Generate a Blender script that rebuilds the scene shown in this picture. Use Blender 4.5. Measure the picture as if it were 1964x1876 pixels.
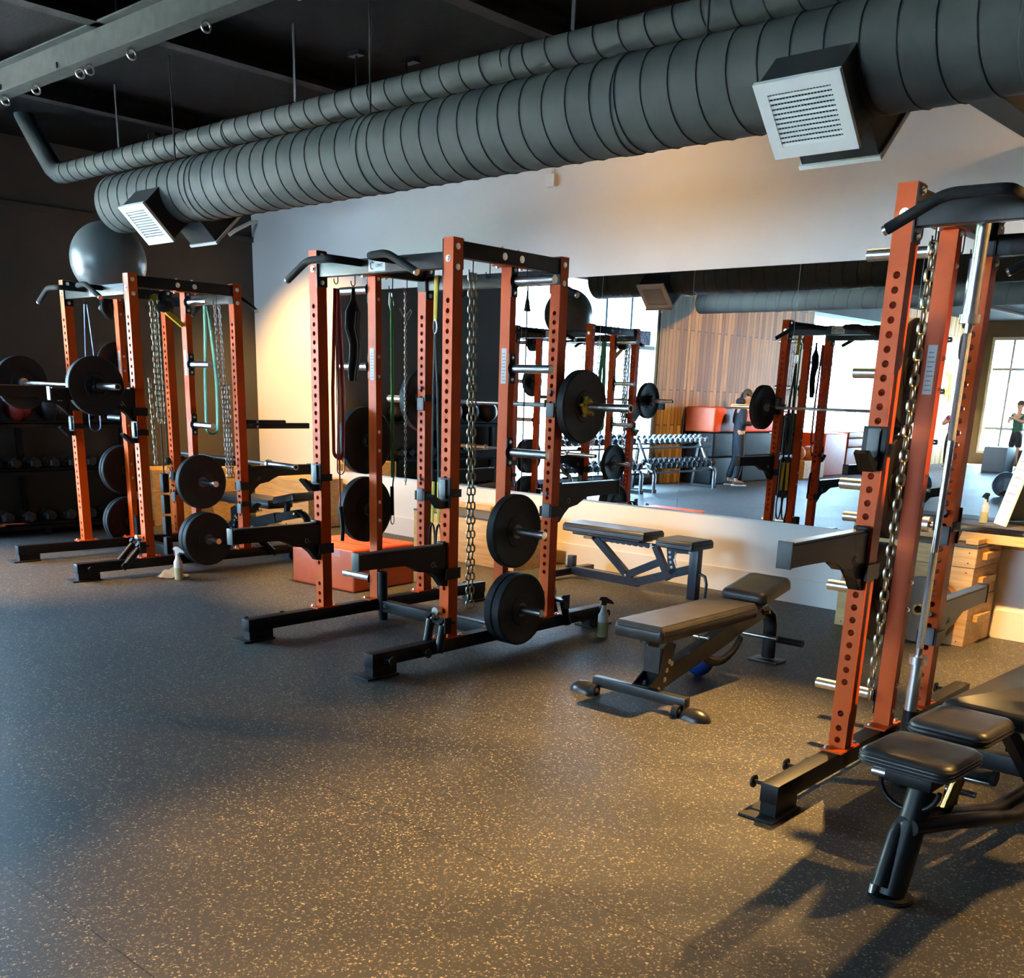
import bpy, bmesh, math, random
from mathutils import Vector as V, Matrix as MX
for o in list(bpy.data.objects): bpy.data.objects.remove(o)
random.seed(7)
SC = bpy.context.scene; COL = SC.collection
PI = math.pi; cos, sin = math.cos, math.sin
# ---------------- camera (the photograph is the upper part of an upright phone picture) ----------------
F_PX, CY, YAW, PITCH, ROLL, CAMH = 1977.27, 1335.26, .7321, -.28763, .032743, 1.58889
fw = V((-sin(YAW)*cos(PITCH), cos(YAW)*cos(PITCH), sin(PITCH))); rt = V((cos(YAW), sin(YAW), 0)); up = rt.cross(fw)
r2 = rt*cos(ROLL)+up*sin(ROLL); u2 = -rt*sin(ROLL)+up*cos(ROLL)
cd = bpy.data.cameras.new('camera'); cam = bpy.data.objects.new('camera', cd); COL.objects.link(cam)
cam.matrix_world = MX(((r2.x,u2.x,-fw.x,0),(r2.y,u2.y,-fw.y,0),(r2.z,u2.z,-fw.z,CAMH),(0,0,0,1)))
cd.sensor_fit = 'HORIZONTAL'; cd.sensor_width = 36; cd.lens = 36*F_PX/1964; cd.shift_x = 0; cd.shift_y = (CY-938)/1964
cd.clip_start = .05; cd.clip_end = 300
SC.camera = cam
# ---------------- exposure, sky, window portals, spotlights ----------------
SC.view_settings.view_transform = 'Standard'; SC.view_settings.look = 'None'; SC.view_settings.gamma = 1
SC.view_settings.use_curve_mapping = False; SC.view_settings.exposure = 0.0
SC.cycles.max_bounces = 8; SC.cycles.diffuse_bounces = 4; SC.cycles.glossy_bounces = 5; SC.cycles.transparent_max_bounces = 12
SC.cycles.caustics_reflective = False; SC.cycles.caustics_refractive = False; SC.cycles.sample_clamp_indirect = 60
W = bpy.data.worlds.new('sky'); SC.world = W; W.use_nodes = True
wn = W.node_tree.nodes; wl = W.node_tree.links; bg = wn['Background']
tc = wn.new('ShaderNodeTexCoord'); sx = wn.new('ShaderNodeSeparateXYZ'); wr = wn.new('ShaderNodeValToRGB')
wl.new(tc.outputs['Generated'], sx.inputs[0]); wl.new(sx.outputs['Z'], wr.inputs[0]); wl.new(wr.outputs[0], bg.inputs[0])
wr.color_ramp.elements[0].position = 0.0; wr.color_ramp.elements[0].color = (.50,.75,1,1)
wr.color_ramp.elements[1].position = .6; wr.color_ramp.elements[1].color = (.35,.6,1,1)
bg.inputs[1].default_value = 54.0
XC, W0, TW = -11.4265, 7.722, -.006333
CEIL = 3.87; YS = -16.0; XE = 4.0
def wy(x, off=0): return W0+math.tan(TW)*(x+4)-off
def portal(loc, rot, sx_, sy_):
    l = bpy.data.lights.new('window_daylight', 'AREA'); l.shape = 'RECTANGLE'; l.size = sx_; l.size_y = sy_; l.energy = 1
    l.cycles.is_portal = True
    o = bpy.data.objects.new('window_daylight', l); o.location = loc; o.rotation_euler = rot; COL.objects.link(o)
portal((XC-.05, 1.2, 1.8), (0, -PI/2, 0), 3.4, 3.9)
portal((XC-.05, -8.15, 1.8), (0, -PI/2, 0), 3.4, 3.5)
portal((-7.7, YS-.05, 1.8), (PI/2, 0, 0), 6.6, 3.4)
WARM = (1, .57, .18)
SPOTS = [  # location, target, watts, cone degrees, blend, label
    ((-2.6, 5.7, 3.4), (-2.5, 4.0, 0), 2100, 50, 1.0, 'black track spotlight above the worn bench, aimed at the open floor'),
    ((-2.2, 5.6, 3.4), (-2.1, 7.45, .3), 2500, 62, .7, 'black track spotlight aimed at the pine box stack'),
    ((.35, 5.5, 3.4), (-1.9, 2.7, 0), 1000, 56, .8, 'black track spotlight beyond the corner bench'),
    ((-2.4, 1.7, 3.4), (-2.4, 1.95, 0), 1050, 44, 1.0, 'black track spotlight aimed at the open floor nearest the viewer'),
    ((-10.1, 5.8, 3.4), (-10.1, 7.5, .9), 800, 84, .6, 'black track spotlight over the far corner of the white wall'),
    ((-6.3, 5.7, 3.4), (-6.2, 7.5, .4), 1000, 64, .7, 'black track spotlight aimed at the wall behind the navy bench'),
    ((-8.9, 2.6, 3.4), (-8.8, 3.6, 0), 1100, 54, .9, 'black track spotlight in front of the farthest rack'),
    ((-6.5, 5.35, 3.4), (-6.65, 5.4, 0), 1000, 46, .8, 'added black spotlight brightening the red foam box from straight above'),  # extra lamp, added only to brighten the foam box
    ((-5.4, 6.3, 3.55), (-5.4, 7.7, 2.9), 50, 150, 1.0, 'added black fill lamp brightening the upper wall over the mirror'),  # wide fill added to lift the upper wall, no known fixture here
    ((-1.2, 6.3, 3.55), (-1.3, 7.7, 2.9), 75, 150, 1.0, 'added black fill lamp brightening the upper wall at the right'),  # second added wall fill, for the right end
    ((-6.0, -2.0, 3.2), (-11.4, -3.4, 2.4), 1500, 75, .8, 'black track spotlight lighting the near plank wall'),
    ((-7.0, -9.5, 3.1), (-11.4, -12.5, 2.0), 1200, 75, .8, 'black track spotlight lighting the far plank wall'),
]
sun = bpy.data.lights.new('sun', 'SUN'); sun.energy = 560; sun.color = (1, .96, .86); sun.angle = .01
so = bpy.data.objects.new('sun', sun); so.rotation_euler = (0, math.radians(42), math.radians(-20)); COL.objects.link(so)

# ---------------- materials ----------------
MATS = {}
def mat(name, col=(.5,.5,.5), rough=.5, metal=0, noise=0, nscale=20, bump=0, bscale=200, emit=0, spec=.5, coat=0):
    if name in MATS: return MATS[name]
    m = bpy.data.materials.new(name); m.use_nodes = True; MATS[name] = m
    nt = m.node_tree; b = nt.nodes['Principled BSDF']
    b.inputs['Base Color'].default_value = (*col, 1); b.inputs['Roughness'].default_value = rough; b.inputs['Metallic'].default_value = metal
    b.inputs['Specular IOR Level'].default_value = spec; b.inputs['Coat Weight'].default_value = coat
    t = nt.nodes.new('ShaderNodeTexCoord')
    if noise:
        n = nt.nodes.new('ShaderNodeTexNoise'); n.inputs['Scale'].default_value = nscale; n.inputs['Detail'].default_value = 5
        nt.links.new(t.outputs['Object'], n.inputs['Vector'])
        r = nt.nodes.new('ShaderNodeValToRGB'); nt.links.new(n.outputs['Fac'], r.inputs[0])
        r.color_ramp.elements[0].position = .3; r.color_ramp.elements[1].position = .7
        r.color_ramp.elements[0].color = (*[c*(1-noise) for c in col], 1); r.color_ramp.elements[1].color = (*[min(1, c*(1+noise)) for c in col], 1)
        nt.links.new(r.outputs[0], b.inputs['Base Color'])
    if bump:
        n = nt.nodes.new('ShaderNodeTexNoise'); n.inputs['Scale'].default_value = bscale; n.inputs['Detail'].default_value = 3
        nt.links.new(t.outputs['Object'], n.inputs['Vector'])
        bm_ = nt.nodes.new('ShaderNodeBump'); bm_.inputs['Strength'].default_value = bump; bm_.inputs['Distance'].default_value = .005
        nt.links.new(n.outputs['Fac'], bm_.inputs['Height']); nt.links.new(bm_.outputs[0], b.inputs['Normal'])
    if emit:
        b.inputs['Emission Color'].default_value = (*col, 1); b.inputs['Emission Strength'].default_value = emit
    return m
ORANGE = mat('orange_paint', (.62,.085,.005), .45, 0, .06, 6, spec=.2)
BLACK = mat('black_steel', (.004,.004,.0045), .42, 0, .3, 30, spec=.25)
BLACK2 = mat('black_matte', (.012,.012,.012), .65, spec=.3)
CHROME = mat('chrome', (.74,.73,.71), .3, 1, .12, 30)
ZINC = mat('zinc_bolt', (.7,.69,.66), .28, 1)
STEELBAR = mat('bar_steel', (.46,.44,.41), .3, 1, .1, 60)
RUBBER = mat('plate_rubber', (.009,.009,.010), .6, 0, .2, 12, .15, 300, spec=.3)
TAPE = mat('grip_tape', (.009,.009,.010), .8, 0, .3, 60, .6, 500, spec=.3)
GREYPAD = mat('wear_pad', (.13,.14,.15), .5)
VINYL = mat('black_vinyl', (.022,.02,.019), .38, 0, .25, 8, .12, 120)
VINYLW = mat('worn_vinyl', (.034,.03,.026), .42, 0, .35, 9, .15, 100)
NAVY = mat('navy_steel', (.012,.016,.03), .35, 0, .2, 20)
CHAINM = mat('chain_zinc', (.42,.38,.27), .34, 1, .2, 80)
CHAINS = mat('chain_silver', (.55,.54,.52), .3, 1, .2, 80)
DUCT = mat('duct_paint', (.042,.049,.047), .7, 0, .10, 5, spec=.2)
DUCTB = mat('duct_box_paint', (.022,.024,.024), .6, spec=.3)
WHITE = mat('white_metal', (.75,.74,.70), .45)
WHITEPL = mat('white_plastic', (.8,.8,.78), .4)
REDVINYL = mat('red_vinyl', (.70,.095,.016), .4, 0, .10, 7, .25, 25)
PLAINBLK = mat('black_cover', (.010,.011,.013), .45, 0, .2, 10, .4, 12, spec=.2)
PINE = mat('pine_ply', (.62,.36,.13), .55)
def wood_nodes(m, a, b_, sc, axis_scale):
    nt = m.node_tree; p = nt.nodes['Principled BSDF']; t = nt.nodes.new('ShaderNodeTexCoord'); mp = nt.nodes.new('ShaderNodeMapping')
    mp.inputs['Scale'].default_value = axis_scale; n = nt.nodes.new('ShaderNodeTexNoise'); n.inputs['Scale'].default_value = sc; n.inputs['Detail'].default_value = 6; n.inputs['Distortion'].default_value = .6
    r = nt.nodes.new('ShaderNodeValToRGB'); r.color_ramp.elements[0].position = .3; r.color_ramp.elements[1].position = .72
    r.color_ramp.elements[0].color = (*a, 1); r.color_ramp.elements[1].color = (*b_, 1)
    nt.links.new(t.outputs['Object'], mp.inputs[0]); nt.links.new(mp.outputs[0], n.inputs['Vector']); nt.links.new(n.outputs['Fac'], r.inputs[0]); nt.links.new(r.outputs[0], p.inputs['Base Color'])
wood_nodes(PINE, (.50,.28,.09), (.70,.45,.19), 3, (1.2, 6, 14))
CREAM = mat('cream_ply', (.72,.55,.28), .55)
wood_nodes(CREAM, (.68,.5,.25), (.76,.6,.33), 2, (1, 5, 3))
def plank_mat():
    m = mat('plank_wall_wood', (.4,.22,.08), .6); nt = m.node_tree; p = nt.nodes['Principled BSDF']
    t = nt.nodes.new('ShaderNodeTexCoord'); g = nt.nodes.new('ShaderNodeObjectInfo')
    mp = nt.nodes.new('ShaderNodeMapping'); mp.inputs['Scale'].default_value = (8, 8, .7)
    n = nt.nodes.new('ShaderNodeTexNoise'); n.inputs['Scale'].default_value = 3; n.inputs['Detail'].default_value = 7
    br = nt.nodes.new('ShaderNodeTexBrick'); mb = nt.nodes.new('ShaderNodeMapping'); mb.inputs['Rotation'].default_value = (0, PI/2, 0)
    # planks run upright: map (z, y) onto the brick texture
    cx = nt.nodes.new('ShaderNodeCombineXYZ'); s = nt.nodes.new('ShaderNodeSeparateXYZ')
    nt.links.new(t.outputs['Object'], s.inputs[0]); nt.links.new(s.outputs['Z'], cx.inputs[0]); nt.links.new(s.outputs['Y'], cx.inputs[1])
    nt.links.new(cx.outputs[0], br.inputs['Vector'])
    br.inputs['Scale'].default_value = 1; br.inputs['Brick Width'].default_value = 1.7; br.inputs['Row Height'].default_value = .115
    br.inputs['Mortar Size'].default_value = .007; br.inputs['Color1'].default_value = (.22,.105,.025,1); br.inputs['Color2'].default_value = (.52,.31,.09,1); br.inputs['Mortar'].default_value = (.03,.018,.008,1)
    br.offset = .37
    mx = nt.nodes.new('ShaderNodeMixRGB'); mx.blend_type = 'MULTIPLY'; mx.inputs[0].default_value = .55
    nt.links.new(t.outputs['Object'], mp.inputs[0]); nt.links.new(mp.outputs[0], n.inputs['Vector'])
    r = nt.nodes.new('ShaderNodeValToRGB'); r.color_ramp.elements[0].color = (.45,.4,.35,1); r.color_ramp.elements[1].color = (1.3,1.25,1.2,1); r.color_ramp.elements[0].position = .3; r.color_ramp.elements[1].position = .7
    nt.links.new(n.outputs['Fac'], r.inputs[0]); nt.links.new(br.outputs['Color'], mx.inputs[1]); nt.links.new(r.outputs[0], mx.inputs[2]); nt.links.new(mx.outputs[0], p.inputs['Base Color'])
    bm_ = nt.nodes.new('ShaderNodeBump'); bm_.inputs['Distance'].default_value = .02; bm_.inputs['Strength'].default_value = .8; bm_.invert = True
    nt.links.new(br.outputs['Fac'], bm_.inputs['Height']); nt.links.new(bm_.outputs[0], p.inputs['Normal'])
    return m
PLANK = plank_mat()
def floor_mat():
    m = mat('speckled_rubber_floor', (.03,.03,.03), .5, spec=.22); nt = m.node_tree; p = nt.nodes['Principled BSDF']; t = nt.nodes.new('ShaderNodeTexCoord')
    def flecks(scale, thr, seed):
        mp = nt.nodes.new('ShaderNodeMapping'); mp.inputs['Location'].default_value = (seed, seed*1.7, 0)
        d = nt.nodes.new('ShaderNodeTexNoise'); d.inputs['Scale'].default_value = scale*1.6; d.inputs['Detail'].default_value = 2
        add = nt.nodes.new('ShaderNodeVectorMath'); add.operation = 'MULTIPLY_ADD'; add.inputs[1].default_value = (.02, .02, 0)
        v = nt.nodes.new('ShaderNodeTexVoronoi'); v.inputs['Scale'].default_value = scale
        nt.links.new(t.outputs['Object'], mp.inputs[0]); nt.links.new(mp.outputs[0], d.inputs['Vector']); nt.links.new(d.outputs['Color'], add.inputs[0]); nt.links.new(mp.outputs[0], add.inputs[2])
        nt.links.new(add.outputs[0], v.inputs['Vector'])
        sp = nt.nodes.new('ShaderNodeSeparateColor'); nt.links.new(v.outputs['Color'], sp.inputs[0])
        a = nt.nodes.new('ShaderNodeMath'); a.operation = 'LESS_THAN'; a.inputs[1].default_value = thr; nt.links.new(sp.outputs[0], a.inputs[0])
        c = nt.nodes.new('ShaderNodeMath'); c.operation = 'LESS_THAN'; c.inputs[1].default_value = .38; nt.links.new(v.outputs['Distance'], c.inputs[0])
        k = nt.nodes.new('ShaderNodeMath'); k.operation = 'MULTIPLY'; nt.links.new(a.outputs[0], k.inputs[0]); nt.links.new(c.outputs[0], k.inputs[1])
        return k
    f1 = flecks(110, .13, 0); f2 = flecks(210, .16, 3.3)
    mxm = nt.nodes.new('ShaderNodeMath'); mxm.operation = 'MAXIMUM'; nt.links.new(f1.outputs[0], mxm.inputs[0]); nt.links.new(f2.outputs[0], mxm.inputs[1])
    n = nt.nodes.new('ShaderNodeTexNoise'); n.inputs['Scale'].default_value = 1.3; n.inputs['Detail'].default_value = 6; nt.links.new(t.outputs['Object'], n.inputs['Vector'])
    r = nt.nodes.new('ShaderNodeValToRGB'); r.color_ramp.elements[0].color = (.040,.040,.041,1); r.color_ramp.elements[1].color = (.070,.067,.064,1); nt.links.new(n.outputs['Fac'], r.inputs[0])
    # joints between the rolled mats
    br = nt.nodes.new('ShaderNodeTexBrick'); br.inputs['Scale'].default_value = 1; br.inputs['Brick Width'].default_value = 9; br.inputs['Row Height'].default_value = 1.22; br.inputs['Mortar Size'].default_value = .0022
    nt.links.new(t.outputs['Object'], br.inputs['Vector'])
    m0 = nt.nodes.new('ShaderNodeMixRGB'); m0.inputs[2].default_value = (.012,.012,.012,1); nt.links.new(br.outputs['Fac'], m0.inputs[0]); nt.links.new(r.outputs[0], m0.inputs[1])
    mx = nt.nodes.new('ShaderNodeMixRGB'); mx.inputs[2].default_value = (.42,.35,.23,1); nt.links.new(mxm.outputs[0], mx.inputs[0]); nt.links.new(m0.outputs[0], mx.inputs[1]); nt.links.new(mx.outputs[0], p.inputs['Base Color'])
    rr = nt.nodes.new('ShaderNodeMapRange'); rr.inputs[3].default_value = .42; rr.inputs[4].default_value = .6; nt.links.new(n.outputs['Fac'], rr.inputs[0]); nt.links.new(rr.outputs[0], p.inputs['Roughness'])
    n2 = nt.nodes.new('ShaderNodeTexNoise'); n2.inputs['Scale'].default_value = 240; nt.links.new(t.outputs['Object'], n2.inputs['Vector'])
    bm_ = nt.nodes.new('ShaderNodeBump'); bm_.inputs['Strength'].default_value = .25; bm_.inputs['Distance'].default_value = .003; nt.links.new(n2.outputs['Fac'], bm_.inputs['Height']); nt.links.new(bm_.outputs[0], p.inputs['Normal'])
    return m
FLOOR = floor_mat()
WALLW = mat('white_wall_paint', (.74,.71,.67), .7, 0, .02, 2, .05, 150)
WALLB = mat('charcoal_wall_paint', (.060,.055,.048), .8, 0, .12, 2, .05, 120)
CEILM = mat('black_ceiling_paint', (.0035,.0037,.0035), .95, 0, .4, 8, .5, 30, spec=.1)
JOIST = mat('joist_paint', (.010,.009,.008), .9, 0, .5, 25, .5, 60, spec=.2)
MIRROR = mat('mirror_glass', (.86,.9,.88), .0, 1)
ALU = mat('window_aluminium', (.30,.36,.42), .4, .3)
def glass_mat():
    m = bpy.data.materials.new('window_glass'); m.use_nodes = True; nt = m.node_tree; nt.nodes.remove(nt.nodes['Principled BSDF'])
    a = nt.nodes.new('ShaderNodeBsdfTransparent'); a.inputs[0].default_value = (.95,.97,.97,1); g = nt.nodes.new('ShaderNodeBsdfGlossy'); g.inputs['Roughness'].default_value = .02
    x = nt.nodes.new('ShaderNodeMixShader'); x.inputs[0].default_value = .05
    nt.links.new(a.outputs[0], x.inputs[1]); nt.links.new(g.outputs[0], x.inputs[2]); nt.links.new(x.outputs[0], nt.nodes['Material Output'].inputs[0]); return m
GLASS = glass_mat()
def flat(name, col, rough=.6): return mat(name, col, rough)

# ---------------- geometry helpers ----------------
class MB:
    def __init__(s): s.b = bmesh.new()
    def box(s, x0, x1, y0, y1, z0, z1, bev=0, seg=2, mx=None):
        r = bmesh.ops.create_cube(s.b, size=1); vs = r['verts']
        bmesh.ops.scale(s.b, vec=(x1-x0, y1-y0, z1-z0), verts=vs); bmesh.ops.translate(s.b, vec=((x0+x1)/2, (y0+y1)/2, (z0+z1)/2), verts=vs)
        if bev:
            es = list({e for v in vs for e in v.link_edges}); o = bmesh.ops.bevel(s.b, geom=es, offset=bev, segments=seg, affect='EDGES', profile=.6)
            vs = list({v for v in o['verts']} | {v for v in vs if v.is_valid})
        if mx: bmesh.ops.transform(s.b, matrix=mx, verts=vs)
        return s
    def bar(s, p0, p1, w, h, upv=(0,0,1), bev=0):
        p0, p1 = V(p0), V(p1); d = (p1-p0); L = d.length; d.normalize(); u = V(upv); r = d.cross(u).normalized(); u = r.cross(d)
        m = MX(((d.x,r.x,u.x,p0.x),(d.y,r.y,u.y,p0.y),(d.z,r.z,u.z,p0.z),(0,0,0,1)))
        return s.box(0, L, -w/2, w/2, -h/2, h/2, bev, 2, m)
    def cyl(s, p0, p1, r, r1=None, n=20, caps=True):
        p0, p1 = V(p0), V(p1); d = p1-p0; q_ = d.to_track_quat('Z', 'Y').to_matrix().to_4x4(); q_.translation = (p0+p1)/2
        bmesh.ops.create_cone(s.b, cap_ends=caps, segments=n, radius1=r, radius2=r if r1 is None else r1, depth=d.length, matrix=q_); return s
    def sph(s, c, r, sc=(1,1,1), n=20):
        o = bmesh.ops.create_uvsphere(s.b, u_segments=n, v_segments=max(6, n//2), radius=r); bmesh.ops.scale(s.b, vec=sc, verts=o['verts']); bmesh.ops.translate(s.b, vec=c, verts=o['verts']); return s
    def tube(s, pts, r, n=10, closed=False, cap=True, rad=None, flat=None):
        P = [V(p) for p in pts]; N = len(P); rings = []; prev = None
        for i in range(N):
            a = P[i-1] if (i > 0 or closed) else P[i]; c = P[(i+1) % N] if (i < N-1 or closed) else P[i]
            t = (c-a).normalized()
            if prev is None: x = t.orthogonal().normalized() if flat is None else (V(flat)-t*V(flat).dot(t)).normalized()
            else: x = (prev-t*prev.dot(t)).normalized()
            prev = x; y = t.cross(x); rr = rad[i] if rad else r
            ra, rb = (rr if isinstance(rr, tuple) else (rr, rr))
            rings.append([s.b.verts.new(P[i]+x*ra*cos(2*PI*k/n)+y*rb*sin(2*PI*k/n)) for k in range(n)])
        for i in range(N if closed else N-1):
            A, B = rings[i], rings[(i+1) % N]
            for k in range(n): s.b.faces.new((A[k], A[(k+1) % n], B[(k+1) % n], B[k]))
        if cap and not closed: s.b.faces.new(rings[0][::-1]); s.b.faces.new(rings[-1])
        return s
    def lathe(s, prof, n=48, mx=None, close=True):
        # prof: (axial, radius) pairs, axis along local z
        rings = [[s.b.verts.new((r*cos(2*PI*k/n), r*sin(2*PI*k/n), a)) for k in range(n)] for a, r in prof]
        vs = [v for R in rings for v in R]
        for i in range(len(rings)-(0 if close else 1)):
            A, B = rings[i], rings[(i+1) % len(rings)]
            for k in range(n): s.b.faces.new((A[k], A[(k+1) % n], B[(k+1) % n], B[k]))
        if not close:
            for R in (rings[0], rings[-1]):
                if prof[0][1] > 1e-6: s.b.faces.new(R)
        if mx: bmesh.ops.transform(s.b, matrix=mx, verts=vs)
        return s
    def prism(s, poly, d0, d1, axis='x', bev=0):
        def pt(a, b, d): return {'x': (d, a, b), 'y': (a, d, b), 'z': (a, b, d)}[axis]
        A = [s.b.verts.new(pt(a, b, d0)) for a, b in poly]; B = [s.b.verts.new(pt(a, b, d1)) for a, b in poly]; n = len(poly)
        fs = [s.b.faces.new(A[::-1]), s.b.faces.new(B)]+[s.b.faces.new((A[k], A[(k+1) % n], B[(k+1) % n], B[k])) for k in range(n)]
        if bev: bmesh.ops.bevel(s.b, geom=list({e for f in fs[:2] for e in f.edges}), offset=bev, segments=2, affect='EDGES')
        return s
    def link(s, c, d, wv, L, wd, r, n=8):
        # one oval chain link, long axis d, width axis wv
        c, d, wv = V(c), V(d).normalized(), V(wv).normalized(); pts = []
        for k in range(14):
            a = 2*PI*k/14; pts.append(c+d*(max(-1, min(1, 1.35*cos(a)))*(L/2-r))+wv*(sin(a)*(wd/2-r)))
        return s.tube(pts, r, n, closed=True)
    def build(s, name, m, parent=None, smooth=35, loc=None):
        bmesh.ops.recalc_face_normals(s.b, faces=s.b.faces); me = bpy.data.meshes.new(name); s.b.to_mesh(me); s.b.free()
        if isinstance(m, (list, tuple)):
            for k in m: me.materials.append(k)
        else: me.materials.append(m)
        o = bpy.data.objects.new(name, me); COL.objects.link(o)
        if smooth:
            me.shade_smooth(); me.set_sharp_from_angle(angle=math.radians(smooth))
        if parent: o.parent = parent
        if loc: o.location = loc
        return o
def tag(o, label, cat, group=None, kind=None):
    o['label'] = label; o['category'] = cat
    if group: o['group'] = group
    if kind: o['kind'] = kind
    return o
def thing(name, loc, rz=0, label=None, cat=None, group=None):
    o = bpy.data.objects.new(name, None); o.location = loc; o.rotation_euler = (0, 0, rz); o.empty_display_size = .1; COL.objects.link(o)
    if label: tag(o, label, cat, group)
    return o
def dup(o, loc=None, rz=None, label=None, parent=None, group=None):
    c = o.copy(); COL.objects.link(c)
    if parent is not None: c.parent = parent
    if loc is not None: c.location = loc
    if rz is not None: c.rotation_euler = (0, 0, rz)
    if label: c['label'] = label
    if group: c['group'] = group
    for ch in list(o.children): dup(ch, parent=c)
    return c
def struct(o): o['kind'] = 'structure'; return o
def text(body, size, m, name, parent, loc, rot, ext=.0006, align='CENTER'):
    c = bpy.data.curves.new(name, 'FONT'); c.body = body; c.size = size; c.extrude = ext; c.align_x = align; c.align_y = 'CENTER'; c.resolution_u = 2
    f = bpy.data.objects.new('lettering_source', c); COL.objects.link(f)
    me = bpy.data.meshes.new_from_object(f.evaluated_get(bpy.context.evaluated_depsgraph_get())); bpy.data.objects.remove(f); bpy.data.curves.remove(c)
    o = bpy.data.objects.new(name, me); me.materials.clear(); me.materials.append(m); COL.objects.link(o); o.location = loc; o.rotation_euler = rot
    if parent: o.parent = parent
    return o
ROTX = MX.Rotation(PI/2, 4, 'Y')   # lathe axis z -> x

# ---------------- room shell ----------------
struct(MB().box(XC-.3, XE+.3, YS-.3, wy(-11)+.3, -.12, 0).build('floor', FLOOR, smooth=0))
struct(MB().box(XC-.3, XE+.3, YS-.3, wy(-11)+.3, CEIL, CEIL+.12).build('ceiling', CEILM, smooth=0))
b = MB(); poly = [(XC-.2, wy(XC)), (XE+.2, wy(XE)), (XE+.2, wy(XE)+.2), (XC-.2, wy(XC)+.2)]
b.prism(poly, 0, CEIL, 'z'); struct(b.build('wall_mirror_side', WALLW, smooth=0))
b = MB(); b.prism([(XC, wy(XC, .014)), (-3.4, wy(-3.4, .014)), (-3.4, wy(-3.4)), (XC, wy(XC))], 0, .2, 'z'); b.prism([(-3.4, wy(-3.4, .014)), (XE, wy(XE, .014)), (XE, wy(XE)), (-3.4, wy(-3.4))], 0, .2, 'z')
struct(b.build('baseboard_mirror_side', WALLW, smooth=0))
struct(MB().box(XC-.2, XC, 3.15, wy(XC), 0, CEIL).build('wall_back_charcoal', WALLB, smooth=0))
struct(MB().box(XC, XC+.035, 3.2, wy(XC)-.002, 3.2, 3.26).build('trim_1', WALLB, smooth=0))
struct(MB().box(XC-.2, XC, -6.4, -.75, 0, CEIL).build('wall_plank_near', PLANK, smooth=0))
struct(MB().box(XC-.2, XC, YS, -9.9, 0, CEIL).build('wall_plank_far', PLANK, smooth=0))
b = MB()
for y0, y1 in ((-.75, 3.15), (-9.9, -6.4)): b.box(XC-.2, XC, y0, y1, 3.45, CEIL).box(XC-.2, XC, y0, y1, 0, .12)
struct(b.build('wall_window_bands', WALLB, smooth=0))
b = MB(); b.box(XC, -11.0, YS-.2, YS, 0, CEIL).box(-4.4, XE, YS-.2, YS, 0, CEIL).box(-11.0, -4.4, YS-.2, YS, 3.45, CEIL).box(-11, -4.4, YS-.2, YS, 0, .3)
struct(b.build('wall_far', WALLB, smooth=0))
struct(MB().box(XE, XE+.2, YS, wy(XE), 0, CEIL).build('wall_east', WALLB, smooth=0))
def window(name, axis, a0, a1, z0, z1, uprights, rails):
    d0, d1 = (XC-.12, XC-.02) if axis == 'x' else (YS-.12, YS-.02)
    def bx(m, lo, hi, zl, zh): m.box(d0, d1, lo, hi, zl, zh) if axis == 'x' else m.box(lo, hi, d0, d1, zl, zh)
    m = MB()
    bx(m, a0, a0+.08, z0, z1); bx(m, a1-.08, a1, z0, z1); bx(m, a0+.08, a1-.08, z0, z0+.08); bx(m, a0+.08, a1-.08, z1-.08, z1)
    for u_ in uprights: bx(m, u_-.03, u_+.03, z0+.08, z1-.08)
    us = [a0+.08]+sorted(uprights)+[a1-.08]
    for z in rails:
        for p, q_ in zip(us, us[1:]): bx(m, p+.03, q_-.03, z-.035, z+.035)
    o = struct(m.build(name, ALU, smooth=0))
    g = MB(); e = (d0+d1)/2
    if axis == 'x': g.box(e-.003, e+.003, a0+.05, a1-.05, z0+.05, z1-.05)
    else: g.box(a0+.05, a1-.05, e-.003, e+.003, z0+.05, z1-.05)
    g.build('pane', GLASS, o, 0)
window('window_1', 'x', -.75, 3.15, .12, 3.45, (.1, .8, 1.95), (2.4,))
window('window_2', 'x', -9.9, -6.4, .12, 3.45, (-7.4, -9.0), (2.4, 1.45))
window('window_3', 'y', -11, -4.4, .3, 3.45, (-10.4, -9.4, -8.2, -6.8, -5.6), (2.6, 1.0))
# outside
PAVE = flat('pavement', (.55,.55,.52), .9)
struct(MB().box(-70, XC-.3, -60, 40, -.3, -.15).build('ground_outside', PAVE, smooth=0))
LEAFM = mat('tree_leaves', (.10,.26,.05), .7, 0, .5, 3)
BARK = flat('bark', (.12,.08,.05), .9)
for i, (x, y, s_, lab) in enumerate(((-22, -4.5, 2.0, 'round green tree outside beyond the plank wall windows'), (-24, 1.5, 2.3, 'wide green tree outside opposite the dumbbell racks'), (-21, -16, 1.9, 'far green tree outside the end of the plank wall'))):
    t = thing('street_tree', (x, y, -.15), 0, lab, 'tree')
    MB().cyl((0, 0, 0), (0, 0, 2.2), .14, .1, 10).build('trunk', BARK, t)
    m = MB()
    for k in range(26):
        a, e, rr = random.random()*6.28, random.uniform(-.6, 1), random.uniform(.5, 1)*s_*.62
        m.sph((rr*cos(a)*cos(e), rr*sin(a)*cos(e), 3.0+rr*sin(e)), s_*random.uniform(.28, .42), n=8)
    m.build('crown', LEAFM, t)
t = thing('parked_van', (-19, 2.2, -.15), 0, 'white van parked outside the windows behind the dumbbell racks', 'van')
VAN = flat('van_white', (.7,.72,.75), .35)
MB().box(-.95, .95, -2.3, 2.3, .35, 1.2, .12).box(-.9, .9, -2.2, 1.2, 1.15, 2.1, .15).build('body', VAN, t)
for sx_ in (-1, 1):
    for yy in (-1.5, 1.5): MB().cyl((sx_*.75, yy, .34), (sx_*.98, yy, .34), .34).build('wheel', RUBBER, t)
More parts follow.
